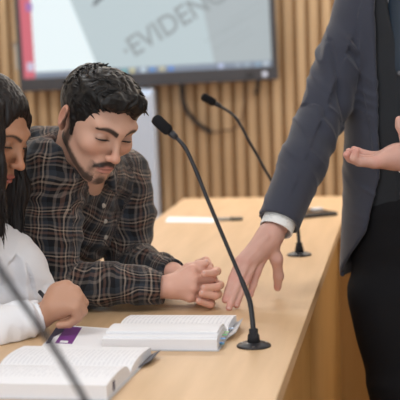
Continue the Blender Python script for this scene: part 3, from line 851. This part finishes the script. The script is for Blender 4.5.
# hair: cropped sides, longer wavy top
S = Sculpt()
HM.e(S, (0, -.013, .038), (.0835, .094, .079), .01)
HM.e(S, (0, .028, .085), (.060, .052, .028), .03)
HM.e(S, (0, .066, .084), (.054, .022, .020), .02)
HM.e(S, (.0, .110, .016), (.069, .052, .079), .010, sub=True)
HM.e(S, (.044, .080, .046), (.024, .030, .034), .016, sub=True)
HM.e(S, (.0, .065, -.062), (.12, .075, .075), .010, sub=True)
for sg in (-1, 1):
    HM.c(S, (sg * .0735, .016, .012), (sg * .069, .022, -.022), .0055, .004, .012)
    HM.e(S, (sg * .086, -.010, .000), (.020, .017, .028), .005, sub=True)
HM.e(S, (0, -.03, -.085), (.12, .12, .055), .012, sub=True)
V, Q = S.mesh(.003)
N = normals(V, Q); L_ = HM.local(V)
topm = np.clip((L_[:, 2] - .03) / .05, 0, 1)
w1 = np.stack([L_[:, 0] * 55 + 3 * vnoise(L_ * 30), L_[:, 1] * 22, L_[:, 2] * 30], 1) + 9
disp_ = (1 - np.abs(vnoise(w1)) * 2) * .0055 * topm + vnoise(L_ * 160) * .0012
V = V + N * disp_[:, None]
hair = mesh_np('hair', V, Q, M['hair'], man)
mb = MB()
sel = RNG.choice(np.where((topm > .25) & (L_[:, 1] < .062))[0], 620, replace=False)
roots = []; dirs = []
for i in sel:
    n = Vector(N[i]); p = Vector(V[i]) - n * .004
    fw = HM.R @ Vector((-.55 + .9 * math.sin(L_[i, 0] * 60 + L_[i, 1] * 40), .8, -.05)); t = (fw - n * fw.dot(n)).normalized()
    roots.append(p); dirs.append(t * (1 if L_[i, 1] < .05 else .6) + n * random.uniform(.02, .14) - Vector(HM.R.col[2]) * (.35 if L_[i, 1] > .05 else 0))
strand_locks(mb, HM, roots, dirs, .022, .0034, None, .35)
mb.build('curly_locks', M['hair'], hair, True)

# shirt
S = Sculpt()
S.chain([pel, mid, chest], [.150, .132, .125], .04)
S.cone(chest, at(60, 178, 3.30), .125, .105, .06)
S.chain([shR, at(78, 166, 3.28), shL], [.072, .070, .070], .05)
S.cone(at(40, 157, 3.27), at(62, 158, 3.28), .070, .066, .04)
mR = shR.lerp(elR, .5) + camdir(-1, 0, .3) * .006
S.chain([shR, mR, elR], [.072, .066, .058], .022)
S.chain([elR, elR.lerp(wrR, .5), wrR], [.058, .048, .039], .012)
mL = at(128, 222, 3.42)
S.chain([shL, mL, elL], [.070, .062, .052], .022)
S.chain([elL, elL.lerp(wrL, .5), wrL], [.052, .046, .034], .012)
# bunched folds at the left elbow and sleeve
for (x_, y_, d_, r_) in [(134, 232, 3.39, .030), (138, 246, 3.38, .026), (130, 214, 3.40, .032), (148, 258, 3.33, .024)]:
    S.ell(at(x_, y_, d_), (r_, r_, r_ * .6), .012, np.array([list(r) for r in CAM_ROT]))
# hollow cuffs and open neck
S.cone(wrR.lerp(elR, .18), wrR + (wrR - elR) * .5, .027, .029, .002, sub=True)
S.cone(wrL.lerp(elL, .18), wrL + (wrL - elL) * .5, .0255, .027, .002, sub=True)
dR = (wrR - elR).normalized(); dL = (wrL - elL).normalized()
S.ell(wrR + dR * .070, (.072, .072, .072), .001, sub=True); S.ell(wrL + dL * .070, (.072, .072, .072), .001, sub=True)
S.cone(HM.p(0, -.02, -.09), neck_b, .060, .064, .006, sub=True)
V, Q = S.mesh(.004); V = relax(V, Q, 2, .5); N = normals(V, Q)
lim = [(shR, elR, .065, camdir(-1, 0, -1)), (elR, wrR, .048, camdir(0, -1, -.6)), (shL, elL, .065, camdir(.2, 0, -1)), (elL, wrL, .046, camdir(0, -1, -.6)),
       (pel, at(66, 190, 3.32), .14, camdir(-.6, .3, -1))]
V, u, v = folds(V, N, lim, .0095, 24, seed=3)
u = u + .016 * vnoise(V * 15 + 4) + .005 * vnoise(V * 40 + 4); v = v + .016 * vnoise(V * 15 + 31) + .005 * vnoise(V * 40 + 9)
# keep the sleeves off the desk top
V = off_desk(V)
shirt = mesh_np('shirt', V, Q, M['plaid'], man, attrs=dict(pu=u, pv=v))
def front_point(V, px, py, d=3.3):
    c = np.array([A(at(px, py, d)) @ A(camdir(1, 0, 0)), A(at(px, py, d)) @ A(camdir(0, 1, 0))])
    q = np.stack([V @ A(camdir(1, 0, 0)), V @ A(camdir(0, 1, 0))], 1); m = np.linalg.norm(q - c, axis=1) < .008
    return Vector(V[m][(V[m] @ A(camdir(0, 0, 1))).argmax()]) if m.any() else None
for (bx_, by_) in ((107, 206), (108, 222), (108, 238)):
    p = front_point(V, bx_, by_)
    if p is not None: MB().lathe([(.001, -.001), (.0055, -.001), (.0058, .0015), (.004, .0022), (.001, .0018)], 14, Matrix.Translation(p) @ camdir(.35, -.2, .9).to_track_quat('Z', 'Y').to_matrix().to_4x4()).build('button', mat('pale_button', (.45, .40, .34), .3), shirt, True)
# collar band
S = Sculpt(); ctr = neck_b.lerp(HM.p(0, -.03, -.05), .28); ax_ = (HM.p(0, -.03, -.05) - neck_b).normalized()
fr_ = camdir(.65, -.35, .7); fr_ = (fr_ - ax_ * fr_.dot(ax_)).normalized(); sd_ = ax_.cross(fr_)
for i in range(14):
    a0 = R(28 + i * 304 / 14); a1 = R(28 + (i + 1) * 304 / 14)
    for (rr, hh) in ((.067, .012), (.074, .0), (.083, -.014)):
        f0 = 1 + .10 * math.cos(a0); f1 = 1 + .10 * math.cos(a1)
        p0 = ctr + (fr_ * math.cos(a0) + sd_ * math.sin(a0)) * rr * f0 + ax_ * (hh - .016 * math.cos(a0)); p1 = ctr + (fr_ * math.cos(a1) + sd_ * math.sin(a1)) * rr * f1 + ax_ * (hh - .016 * math.cos(a1))
        S.cone(p0, p1, .0055, .0055, .012)
for sg in (-1, 1):
    a0 = R(34 * sg); p0 = ctr + (fr_ * math.cos(a0) + sd_ * math.sin(a0)) * .083 - ax_ * .016
    S.cone(p0, p0 + fr_ * .020 - ax_ * .040 + sd_ * sg * .008, .011, .004, .012)
V, Q = S.mesh(.003); V = relax(V, Q, 1)
mesh_np('collar', V, Q, M['plaid'], shirt, attrs=dict(pu=(V - A(ctr)) @ A(sd_) + .02, pv=(V - A(ctr)) @ A(ax_) + .03))
# trousers and shoes under the desk
def seated_legs(owner, pelv, dirx, depthoff, m, gap=.10):
    S = Sculpt()
    pz = Vector((pelv.x, pelv.y, .56)); S.ell(pz, (.15, .17, .13), .03)
    feet = []
    for sg in (-1, 1):
        hip = pz + Vector((0.02, sg * gap * .8, -.01)); knee = Vector((pz.x + .36, pz.y + sg * gap * 1.3, .54)); ank = Vector((pz.x + .34, pz.y + sg * gap * 1.3, .10))
        S.chain([hip, knee, ank], [.085, .062, .048], .03); feet.append(ank)
    V, Q = S.mesh(.008); mesh_np('trousers', V, Q, m, owner)
    for a in feet:
        S = Sculpt(); S.cone((a.x - .03, a.y, .045), (a.x + .14, a.y, .038), .043, .036, .02); S.cone(a, (a.x, a.y, .05), .040, .042, .02)
        S.fn(lambda X: .002 - X[:, 2], .001)
        V, Q = S.mesh(.006); mesh_np('shoe', V, Q, M['shoe'], owner)
    return pz
M['denim'] = mat('dark_denim', (.02, .024, .035), .85, .2)
pzm = seated_legs(man, pel, 1, 0, M['denim'])
# ------------------------------------------------------------------ woman in the white blouse
woman = empty('person', at(-140, 480, 2.95), 'woman with long dark hair and white blouse leaning over the desk, pen in fist', 'person')
HW = Head(at(-16, 135, 2.95), frame((.83, -.41, .36)), .97, True)
SKB = (.41, .205, .12)
S = Sculpt(); HW.sculpt(S)
nb = at(-48, 205, 2.98)
S.cone(HW.p(0, -.03, -.045), nb, .044, .050, .02)
wshR, wshL = at(-62, 262, 2.82), at(-28, 262, 3.10)
welR, welL = at(-62, 342, 2.80), at(32, 292, 3.06)
wwrR = at(40, 317, 2.90); wwrL = at(-22, 312, 2.97)
wpel = at(-165, 430, 3.0); wch = at(-70, 280, 3.0)
S.chain([wpel, wch, nb], [.10, .10, .05], .04); S.chain([wshR, nb, wshL], [.035, .045, .035], .03)
S.chain([wshR, welR, wwrR], [.036, .030, .0235], .02); S.chain([wshL, welL, wwrL], [.036, .028, .021], .02)
# left hand resting flat behind the sleeve
S.cone(wwrL, at(-34, 318, 2.93), .021, .018, .01)
for i in range(4): S.chain([at(-34, 318 + i * 2, 2.93), at(-48 - i, 322 + i * 3, 2.91), at(-60 - i, 328 + i * 3, 2.885)], [.010, .008, .0065], .003)
S.chain([at(-26, 316, 2.92), at(-34, 326, 2.88), at(-40, 332, 2.86)], [.010, .008, .007], .004)
# right hand: loose fist seen from the back
mc = at(56, 306, 2.885)
S.cone(wwrR, mc, .024, .027, .012)
wk = [at(67, 286, 2.885), at(75, 291, 2.875), at(78, 299, 2.868), at(76, 308, 2.865)]
S.ell(at(60, 296, 2.89), (.030, .030, .026), .012, np.array([list(r) for r in CAM_ROT]))
for kp in wk: S.cone(mc, kp, .022, .0125, .012)
wp = [at(80, 297, 2.90), at(84, 303, 2.885), at(83, 311, 2.875), at(77, 318, 2.872)]
wd = [at(76, 311, 2.90), at(77, 316, 2.89), at(74, 321, 2.88), at(69, 324, 2.875)]
wt = [at(66, 314, 2.893), at(66, 319, 2.886), at(63, 323, 2.879), at(59, 325, 2.872)]
for i in range(4): S.chain([wk[i], wp[i], wd[i], wt[i]], [.0118, .0100, .0088, .0078], .002)
S.chain([at(50, 298, 2.90), at(60, 306, 2.915), at(70, 312, 2.915), at(77, 316, 2.905)], [.014, .0115, .0095, .0085], .004)
V, Q = S.mesh(.0025); V = relax(V, Q, 1, .4)
V = off_desk(V)
col = np.tile(np.array(SKB), (len(V), 1)); col *= (1 + .05 * vnoise(V * 45))[:, None]
hd = np.sqrt(((V - A(at(62, 305, 2.88))) ** 2).sum(1)) < .09
col[hd] = np.array((.47, .255, .165))
kn = np.zeros(len(V))
for q_ in wk + wp: kn = np.maximum(kn, np.clip(1 - np.sqrt(((V - A(q_)) ** 2).sum(1)) / .014, 0, 1))
col = col * (1 - .35 * kn[:, None]) + np.array((.30, .12, .075)) * .35 * kn[:, None]
HW.skin(V, SKB, col, (.36, .10, .085))
wbody = mesh_np('body', V, Q, M['skin_b'], woman, colattr=col)
lashes(HW, wbody)

# long straight hair
S = Sculpt()
HW.e(S, (0, -.020, .044), (.087, .105, .092), .01)
HW.e(S, (0, -.06, -.03), (.080, .070, .10), .03)
HW.e(S, (0, .118, .0), (.066, .066, .104), .012, sub=True)
near_top = HW.p(.074, .040, .062)
pts = [HW.p(.074, .020, .062), at(-15, 138, 2.87), at(-17, 172, 2.86), at(-12, 205, 2.855), at(-2, 230, 2.85)]
nn = camdir(0, 0, 1)
S.chain(pts, [.030, .034, .036, .030, .014], .02, flat=(nn, .55))
S.chain([at(-30, 110, 2.86), at(-24, 170, 2.85), at(-22, 215, 2.845), at(-20, 240, 2.84)], [.04, .05, .04, .012], .02, flat=(nn, .5))
S.chain([HW.p(-.078, .030, .055), at(11, 150, 3.035), at(14, 190, 3.04), at(16, 232, 3.03)], [.020, .026, .030, .014], .02, flat=(nn, .55))
S.chain([HW.p(0, -.11, .0), at(-62, 190, 3.0), at(-70, 250, 3.04)], [.06, .07, .05], .03)
V, Q = S.mesh(.003); V = relax(V, Q, 2); N = normals(V, Q); L_ = HW.local(V)
st = np.stack([(V @ A(camdir(1, 0, 0))) * 170, V[:, 2] * 9, (V @ A(camdir(0, 0, 1))) * 170], 1) + 30
V = V + N * ((1 - np.abs(vnoise(st)) * 2) * .0022)[:, None]
whair = mesh_np('hair', V, Q, M['long_hair'], woman)
mb = MB()
for i in range(420):
    side = random.random()
    if side < .62:
        x0, d0, y0 = random.uniform(-22, 6), random.uniform(2.835, 2.86), random.uniform(185, 225)
    else:
        x0, d0, y0 = random.uniform(8, 24), random.uniform(3.02, 3.05), random.uniform(150, 222)
    L = random.uniform(10, 26); drift = random.uniform(-3, 4)
    r_ = random.uniform(.0008, .0017)
    P = [at(x0 + drift * t * t, y0 + L * t, d0) for t in (0, .33, .66, 1)]
    mb.tube(P, [r_, r_, r_ * .8, r_ * .2], 5)
mb.build('loose_strands', M['long_hair'], whair, True)

# blouse
S = Sculpt()
S.chain([wpel, wch], [.14, .135], .04); S.cone(wch, at(-48, 240, 3.0), .12, .09, .05)
S.chain([wshR, at(-45, 240, 2.97), wshL], [.062, .062, .060], .04)
S.chain([wshR, welR], [.062, .056], .02); S.chain([welR, welR.lerp(wwrR, .5), wwrR], [.056, .047, .034], .012)
S.chain([at(-10, 250, 3.02), at(14, 262, 3.04), welL], [.060, .055, .046], .03); S.cone(wshL, at(-4, 262, 3.06), .06, .058, .03)
S.chain([welL, wwrL], [.046, .036], .012)
wdR = (wwrR - welR).normalized()
S.cone(wwrR.lerp(welR, .2), wwrR + wdR * .1, .0265, .028, .002, sub=True)
S.ell(wwrR + wdR * .064, (.070,) * 3, .001, sub=True)
S.cone(nb, HW.p(0, -.02, -.1), .055, .060, .005, sub=True)
V, Q = S.mesh(.004); V = relax(V, Q, 2); N = normals(V, Q)
lim = [(wshR, welR, .06, camdir(0, 0, -1)), (welR, wwrR, .05, camdir(0, -1, 0)), (wshL, welL, .05, camdir(0, 0, -1)), (welL, wwrL, .045, camdir(0, -1, 0)), (wpel, wch, .13, camdir(0, 0, -1))]
V, u, v = folds(V, N, lim, .0095, 27, seed=8)
V = off_desk(V)
bl_ = mesh_np('blouse', V, Q, M['blouse'], woman)
seated_legs(woman, Vector((wpel.x, wpel.y, 0)), 1, 0, M['trouser'])
# pen in her fist
pa, pb = at(39, 291, 2.93), at(66, 322, 2.899)
pen = empty('pen', pa, 'black pen held in the fist of the woman in the white blouse', 'pen')
dd = (pb - pa).normalized()
MB().tube([pa, pa + dd * .001, pa + dd * .022, pa + dd * .023], [.003, .0044, .0046, .004], 12).build('cap', M['black'], pen, True)
MB().tube([pa + dd * .0231, pb - dd * .008, pb], [.0038, .0036, .001], 12).build('barrel', M['black'], pen, True)

# ------------------------------------------------------------------ standing man in the grey suit
suit = empty('person', Vector((at(425, 300, 3.45).x, at(425, 300, 3.45).y, 0)), 'standing man in grey suit and dark waistcoat, one hand pressed on the desk', 'person')
SKC = (.58, .335, .27)
fw = camdir(-.40, -.08, .91); fw = Vector((fw.x, fw.y, 0)).normalized(); UPV = Vector((0, 0, 1)); rt = fw.cross(UPV)   # his right
AX0 = at(413, 290, 3.42); AX1 = at(410, 40, 3.40); TOP = at(408, -30, 3.40)
sR, sL = at(365, -2, 3.40), at(474, -8, 3.42)
eR, eL = at(326, 104, 3.36), at(478, 150, 3.30)
wR, wL = at(279, 222, 3.22), at(412, 158, 3.08)
nk = at(404, -75, 3.38)
S = Sculpt()
HS = Head(at(397, -122, 3.31), frame((-.35, -.35, .87)), 1.02)
HS.sculpt(S)
S.cone(HS.p(0, -.03, -.045), nk, .052, .060, .02)
S.chain([AX0, AX1, nk], [.10, .11, .06], .04, flat=(fw, .7)); S.chain([sR, nk, sL], [.04, .05, .04], .03)
S.chain([sR, eR, wR], [.034, .030, .0262], .02); S.chain([sL, eL, wL], [.045, .036, .026], .02)
hipR, hipL = at(388, 300, 3.42), at(440, 300, 3.48)
def flo(px, d, z):
    p = at(px, 400, d); return Vector((p.x, p.y, z))
knR_, knL_ = flo(404, 3.42, .48), flo(456, 3.50, .48); anR, anL = flo(412, 3.45, .09), flo(466, 3.55, .09)
for h_, k_, a_ in ((hipR, knR_, anR), (hipL, knL_, anL)): S.chain([h_, k_, a_], [.07, .045, .035], .03)
# right hand pressing on the desk
S.chain([wR, at(268, 240, 3.20)], [.026, .027], .012)
KN = [at(262, 258, 3.185), at(254, 261, 3.165), at(247, 262, 3.155), at(240.5, 261, 3.155)]
for kp in KN: S.cone(at(270, 236, 3.20), kp, .024, .0125, .014)
PP = [at(256.5, 273, 3.175), at(246.5, 279, 3.15), at(239.5, 280, 3.14), at(233, 278, 3.145)]
DD = [at(253, 285, 3.17), at(240.5, 293, 3.135), at(233, 296, 3.12), at(228.5, 290, 3.135)]
TT_ = [at(250, 295, 3.165), at(236.5, 305, 3.115), at(229, 308, 3.10), at(225, 300, 3.115)]
for i in range(4): S.chain([KN[i], PP[i], DD[i], TT_[i]], [.0122, .0100, .0088, .0078], .0035)
TH = [at(270, 245, 3.20), at(276.5, 259, 3.20), at(278.5, 276, 3.22), at(277.5, 287, 3.235)]
S.chain(TH, [.019, .0135, .0108, .0092], .010)
# left hand, palm up, fingers to the left
S.chain([wL, at(396, 157, 3.07)], [.026, .027], .01)
K2 = [at(375, 162.5, 3.03), at(374, 163, 3.055), at(375, 161, 3.08), at(377, 157, 3.10)]
for kp in K2: S.cone(at(398, 157, 3.06), kp, .023, .0130, .014)
P2 = [at(361, 162, 3.02), at(359, 162, 3.05), at(361, 159, 3.08), at(365, 154.5, 3.10)]
D2 = [at(354, 158, 3.015), at(350, 158.5, 3.045), at(353, 155, 3.075), at(358, 151.5, 3.10)]
T2 = [at(356.5, 150.5, 3.01), at(346.5, 154.5, 3.035), at(349, 151.5, 3.065), at(354, 149.5, 3.09)]
for i in range(4): S.chain([K2[i], P2[i], D2[i], T2[i]], [.0118, .0100, .0090, .0080], .003)
S.chain([at(408, 150, 3.04), at(406, 137, 3.03), at(401, 126, 3.03), at(399.5, 120, 3.03)], [.018, .0125, .0105, .0092], .010)
V, Q = S.mesh(.0027); V = relax(V, Q, 1, .4)
# thin tendons on the back of the hand
N = normals(V, Q)
for kp in KN:
    a = A(at(270, 234, 3.17)); b = A(kp + camdir(0, .3, 1) * .010); ab = b - a; t = np.clip(((V - a) @ ab) / (ab @ ab), 0.1, 1)
    d = np.linalg.norm(V - a - t[:, None] * ab, axis=1); V = V + N * (np.clip(1 - d / .0065, 0, 1) * .0018)[:, None]
col = np.tile(np.array(SKC), (len(V), 1)); col *= (1 + .06 * vnoise(V * 60))[:, None]
kn = np.zeros(len(V))
for q_ in KN + PP + TT_ + [TH[3], TH[1]] + T2 + K2: kn = np.maximum(kn, np.clip(1 - np.sqrt(((V - A(q_)) ** 2).sum(1)) / .017, 0, 1))
col = col * (1 - .55 * kn[:, None]) + np.array((.62, .21, .18)) * .55 * kn[:, None]
HS.skin(V, SKC, col, (.48, .20, .16))
sbody = mesh_np('body', V, Q, M['skin_a'], suit, colattr=col)
nail(sbody, TH[3], TH[2], camdir(.2, .3, 1), M['nail'], .0056, .0088)
for i in range(3): nail(sbody, TT_[i], DD[i], camdir(.3, .7, .7), M['nail'], .0046, .0072)
S = Sculpt(); HS.e(S, (0, -.022, .05), (.083, .10, .086), .01); HS.e(S, (0, .105, .005), (.075, .055, .072), .01, sub=True); HS.e(S, (0, -.02, -.085), (.12, .12, .06), .012, sub=True)
for sg in (-1, 1): HS.e(S, (sg * .086, -.010, .000), (.020, .017, .028), .005, sub=True)
V, Q = S.mesh(.005); mesh_np('hair', V, Q, M['hair'], suit)

def tcoords(X):
    q = X - A(AX0); ax = A(AX1) - A(AX0)
    t = (q[:, 2]) / (AX1.z - AX0.z)
    c = A(AX0) + t[:, None] * ax
    return (X - c) @ A(rt), (X - c) @ A(fw), X[:, 2]
def zpx(y, x=385, d=3.30): return at(x, y, d).z
def torso(S, g):
    S.chain([AX0 - Vector((0, 0, .06)), AX0.lerp(AX1, .45), AX1], [.158 + g, .150 + g, .168 + g], .04, flat=(fw, .68))
    S.chain([sR + Vector((0, 0, -.03)) - rt * .02, at(405, -40, 3.39), sL + Vector((0, 0, -.03)) + rt * .02], [.060 + g, .085 + g, .060 + g], .06)
# trousers
S = Sculpt()
S.chain([AX0.lerp(AX1, .30), AX0], [.148, .150], .03, flat=(fw, .68))
S.chain([hipR, knR_, anR + Vector((0, 0, -.02))], [.098, .078, .062], .03); S.chain([hipL, knL_, anL + Vector((0, 0, -.02))], [.098, .078, .062], .03)
V, Q = S.mesh(.006); V = relax(V, Q, 2); N = normals(V, Q)
V, u, v = folds(V, N, [(hipR, knR_, .09, rt), (knR_, anR, .07, rt), (hipL, knL_, .09, rt), (knL_, anL, .07, rt)], .004, 12, seed=2)
tr = mesh_np('trousers', V, Q, M['trouser'], suit)
for a in (anR, anL):
    S = Sculpt(); S.cone((a.x - fw.x * .05, a.y - fw.y * .05, .045), (a.x + fw.x * .18, a.y + fw.y * .18, .038), .045, .036, .02)
    S.fn(lambda X: .002 - X[:, 2], .001); V, Q = S.mesh(.006); mesh_np('shoe', V, Q, M['shoe'], suit)
# white shirt (chest, collar and both cuffs)
zV = zpx(57)
S = Sculpt(); S.chain([AX0.lerp(AX1, .7), AX1], [.135, .146], .03, flat=(fw, .62)); S.cone(AX1, at(404, -62, 3.39), .10, .070, .05, flat=(fw, .75))
V, Q = S.mesh(.006); V = relax(V, Q, 1); sh = mesh_np('dress_shirt', V, Q, M['shirt_white'], suit)
S = Sculpt(); cN = nk.lerp(HS.p(0, -.03, -.05), .10); cA = (HS.p(0, -.03, -.05) - nk).normalized(); cF = (fw - cA * fw.dot(cA)).normalized(); cS = cA.cross(cF)
for i in range(16):
    a0 = R(14 + i * 332 / 16); a1 = R(14 + (i + 1) * 332 / 16)
    for (rr, hh) in ((.066, .018), (.072, .0), (.080, -.016)):
        S.cone(cN + (cF * math.cos(a0) + cS * math.sin(a0)) * rr + cA * (hh - .016 * math.cos(a0)), cN + (cF * math.cos(a1) + cS * math.sin(a1)) * rr + cA * (hh - .016 * math.cos(a1)), .0045, .0045, .012)
for sg in (-1, 1):
    p0 = cN + (cF * math.cos(R(20 * sg)) + cS * math.sin(R(20 * sg))) * .080 - cA * .018
    S.cone(p0, p0 + cF * .012 - cA * .05 + cS * sg * .024, .012, .004, .012)
V, Q = S.mesh(.0035); mesh_np('collar', V, Q, M['shirt_white'], sh)
def cuff(el, wr, r, over=.030):
    d = (wr - el).normalized(); S = Sculpt(); S.cone(wr - d * .06, wr + d * .030, r, r * 1.02, .002)
    S.cone(wr - d * .10, wr + d * .10, r - .0028, r - .0022, .001, sub=True)
    pl = A(wr + d * .023); dn = A(d); S.fn(lambda X: (X - pl) @ dn, .002)
    V, Q = S.mesh(.0022); return mesh_np('cuff', V, Q, M['shirt_white'], sh)
cuff(eR, wR, .0385); cuff(eL, wL, .036)
# tie
S = Sculpt(); 
ch0 = lambda y, off: at(*y) + fw * off
S.chain([at(404, -45, 3.315), at(404, 5, 3.307), at(403, 66, 3.31)], [.030, .037, .036], .004, flat=(fw, .3))
V, Q = S.mesh(.003); mesh_np('necktie', V, Q, M['tie'], suit)
# waistcoat
S = Sculpt(); torso(S, -.008)
zb = zpx(222)
def vest_cut(X):
    l, f, z = tcoords(X)
    bottom = (zb + .42 * np.abs(np.abs(l) - .028)) - z
    bottom = np.where(f > 0, bottom, zb - z + .03)
    vneck = np.where(f > 0, (z - zV) * .26 - np.abs(l + .004), -1.0)
    return np.maximum(bottom * .8, vneck)
S.fn(vest_cut, .003)
S.cone(eR.lerp(sR, .4), sR + rt * .06, .05, .05, .005, sub=True)
V, Q = S.mesh(.004); V = relax(V, Q, 1); N = normals(V, Q)
l, f, z = tcoords(V)
seam = np.where((f > 0), np.exp(-((l - .004) / .003) ** 2) * -.002, 0)
V = V + N * (seam + .0018 * vnoise(V * 22))[:, None]
vest = mesh_np('waistcoat', V, Q, M['vest'], suit)
front = lambda yy, lat: None
def surf_front(V, lat, z_):
    l, f, z = tcoords(V); m = (np.abs(l - lat) < .01) & (np.abs(z - z_) < .01) & (f > 0)
    return Vector(V[m][f[m].argmax()]) if m.any() else None
for yb in (78, 108, 138, 168, 198):
    p = surf_front(V, -.002, zpx(yb))
    if p is not None:
        MB().lathe([(.001, 0), (.007, .0), (.0072, .002), (.005, .003), (.001, .0026)], 16, Matrix.Translation(p + fw * .001) @ fw.to_track_quat('Z', 'Y').to_matrix().to_4x4()).build('button', mat('horn_button', (.05, .05, .055), .2), vest, True)
# jacket
S = Sculpt(); torso(S, .010)
hem = zpx(286, 350, 3.35)
S.chain([AX0 - Vector((0, 0, .10)) , AX0.lerp(AX1, .2)], [.172, .165], .05, flat=(fw, .72))
# sleeves
S.chain([sR, sR.lerp(eR, .5) + camdir(-1, 0, 0) * .002, eR], [.066, .056, .057], .03)
S.chain([eR, eR.lerp(wR, .5), wR], [.060, .056, .0495], .015)
S.chain([sL, sL.lerp(eL, .5), eL], [.078, .066, .060], .03); S.chain([eL, eL.lerp(wL, .5), wL], [.060, .052, .045], .015)
z_but = zpx(185); 
def jacket_cut(X):
    l, f, z = tcoords(X)
    wdt = np.where(z > z_but, .052 + np.clip(z - z_but, 0, 1) * .012, .052 + (z_but - z) * .30 + np.clip(z_but - z - .12, 0, 1) ** 1.0 * .5)
    opening = np.where(f > 0.01, wdt - np.abs(l), -1.0)
    opening = np.minimum(opening, np.where(f > .02, .09, -1.0) + 0 * l)
    near = np.where((X - A(eL)) @ A(rt) * 0 == 0, 1, 1)
    bottom = hem - z
    return np.maximum(np.where(opening > 0, opening * .8, opening * .6), bottom)
EL, WL, ER, WR = A(eL), A(wL), A(eR), A(wR)
def seg_d(X, a, b):
    ab = b - a; t = np.clip(((X - a) @ ab) / (ab @ ab), 0, 1); return np.linalg.norm(X - a - t[:, None] * ab, axis=1)
def jacket_fn(X):
    arm = np.minimum(np.minimum(seg_d(X, EL, WL), seg_d(X, A(sL), EL)), np.minimum(seg_d(X, ER, WR), seg_d(X, A(sR), ER))) - .072
    return np.minimum(jacket_cut(X), arm)
S.fn(jacket_fn, .004)
inner = Sculpt(); torso(inner, -.001); inner.chain([AX0 - Vector((0, 0, .16)), AX0.lerp(AX1, .2)], [.162, .155], .05, flat=(fw, .72))
S.fn(lambda X: np.where(np.minimum(seg_d(X, A(sR), ER), seg_d(X, ER, WR)) < .05, -1.0, -inner.ev(X)), .002)
for el, wr, r_ in ((eR, wR, .0395), (eL, wL, .037)):
    d = (wr - el).normalized()
    S.cone(wr - d * .07, wr + d * .12, r_, r_ + .001, .002, sub=True)
    c_ = wr + d * (.09 - .012); S.ell(c_, (.09, .09, .09), .001, sub=True)
V, Q = S.mesh(.0038); V = relax(V, Q, 2, .5); N = normals(V, Q)
lim = [(sR, eR, .066, camdir(0, 0, -1)), (eR, wR, .052, camdir(0, 0, -1)), (sL, eL, .066, camdir(0, 0, -1)), (eL, wL, .052, camdir(0, 0, -1)), (AX0, AX1, .16, -fw)]
u, v, idx = limb_uv(V, lim)
# strong creases round the elbow, soft drape on the body
eldist = np.linalg.norm(V - ER, axis=1); pit = np.linalg.norm(V - A(at(336, 55, 3.32)), axis=1)
am = np.where(idx < 4, .0042 + .0075 * np.exp(-(eldist / .12) ** 2) + .008 * np.exp(-(pit / .06) ** 2), .0016)
wob = .03 * vnoise(V * 9 + 3)
P_ = np.stack([(u + v * .55 + wob) * 30, v * 10, np.zeros(len(u))], 1) + 11
rg = (1 - np.abs(vnoise(P_)) * 2.4) * (.75 + .5 * vnoise(V * 12 + 50))
am = am * np.clip((at(340, 22, 3.35).z - V[:, 2]) / .05, .1, 1)
am = am * np.clip(np.linalg.norm(V - WR, axis=1) / .12 - .15, .1, 1)
V2 = V + N * (am * rg + .0016 * vnoise(V * 14))[:, None]
# lapel step
l, f, z = tcoords(V); lap = (f > .0) & (idx == 4) & (z > z_but) & (np.abs(l) < .052 + (z - z_but) * .16) 
V2 = V2 + N * (lap * .0035)[:, None]
V2[:, 2] = np.where((V2[:, 0] > XL) & (V2[:, 0] < XR), np.maximum(V2[:, 2], ZD + .02), V2[:, 2])
# the front panel overlaps the sleeve: a clear valley between them
CXr, CYr = A(camdir(1, 0, 0)), A(camdir(0, 1, 0))
gp = [at(331, 40, 3.3), at(338, 72, 3.3), at(345, 112, 3.3), at(347, 140, 3.3)]
c2 = np.stack([V @ CXr, V @ CYr], 1); dmin = np.full(len(V), 9.0)
for a_, b_ in zip(gp[:-1], gp[1:]):
    a2 = np.array([A(a_) @ CXr, A(a_) @ CYr]); b2 = np.array([A(b_) @ CXr, A(b_) @ CYr]); ab = b2 - a2
    t = np.clip(((c2 - a2) @ ab) / (ab @ ab), 0, 1); dmin = np.minimum(dmin, np.linalg.norm(c2 - a2 - t[:, None] * ab, axis=1))
V2 = V2 - N * (np.exp(-(dmin / .007) ** 2) * .007 * (N @ A(camdir(0, 0, 1)) > .1))[:, None]
jk = mesh_np('jacket', V2, Q, M['suit'], suit)
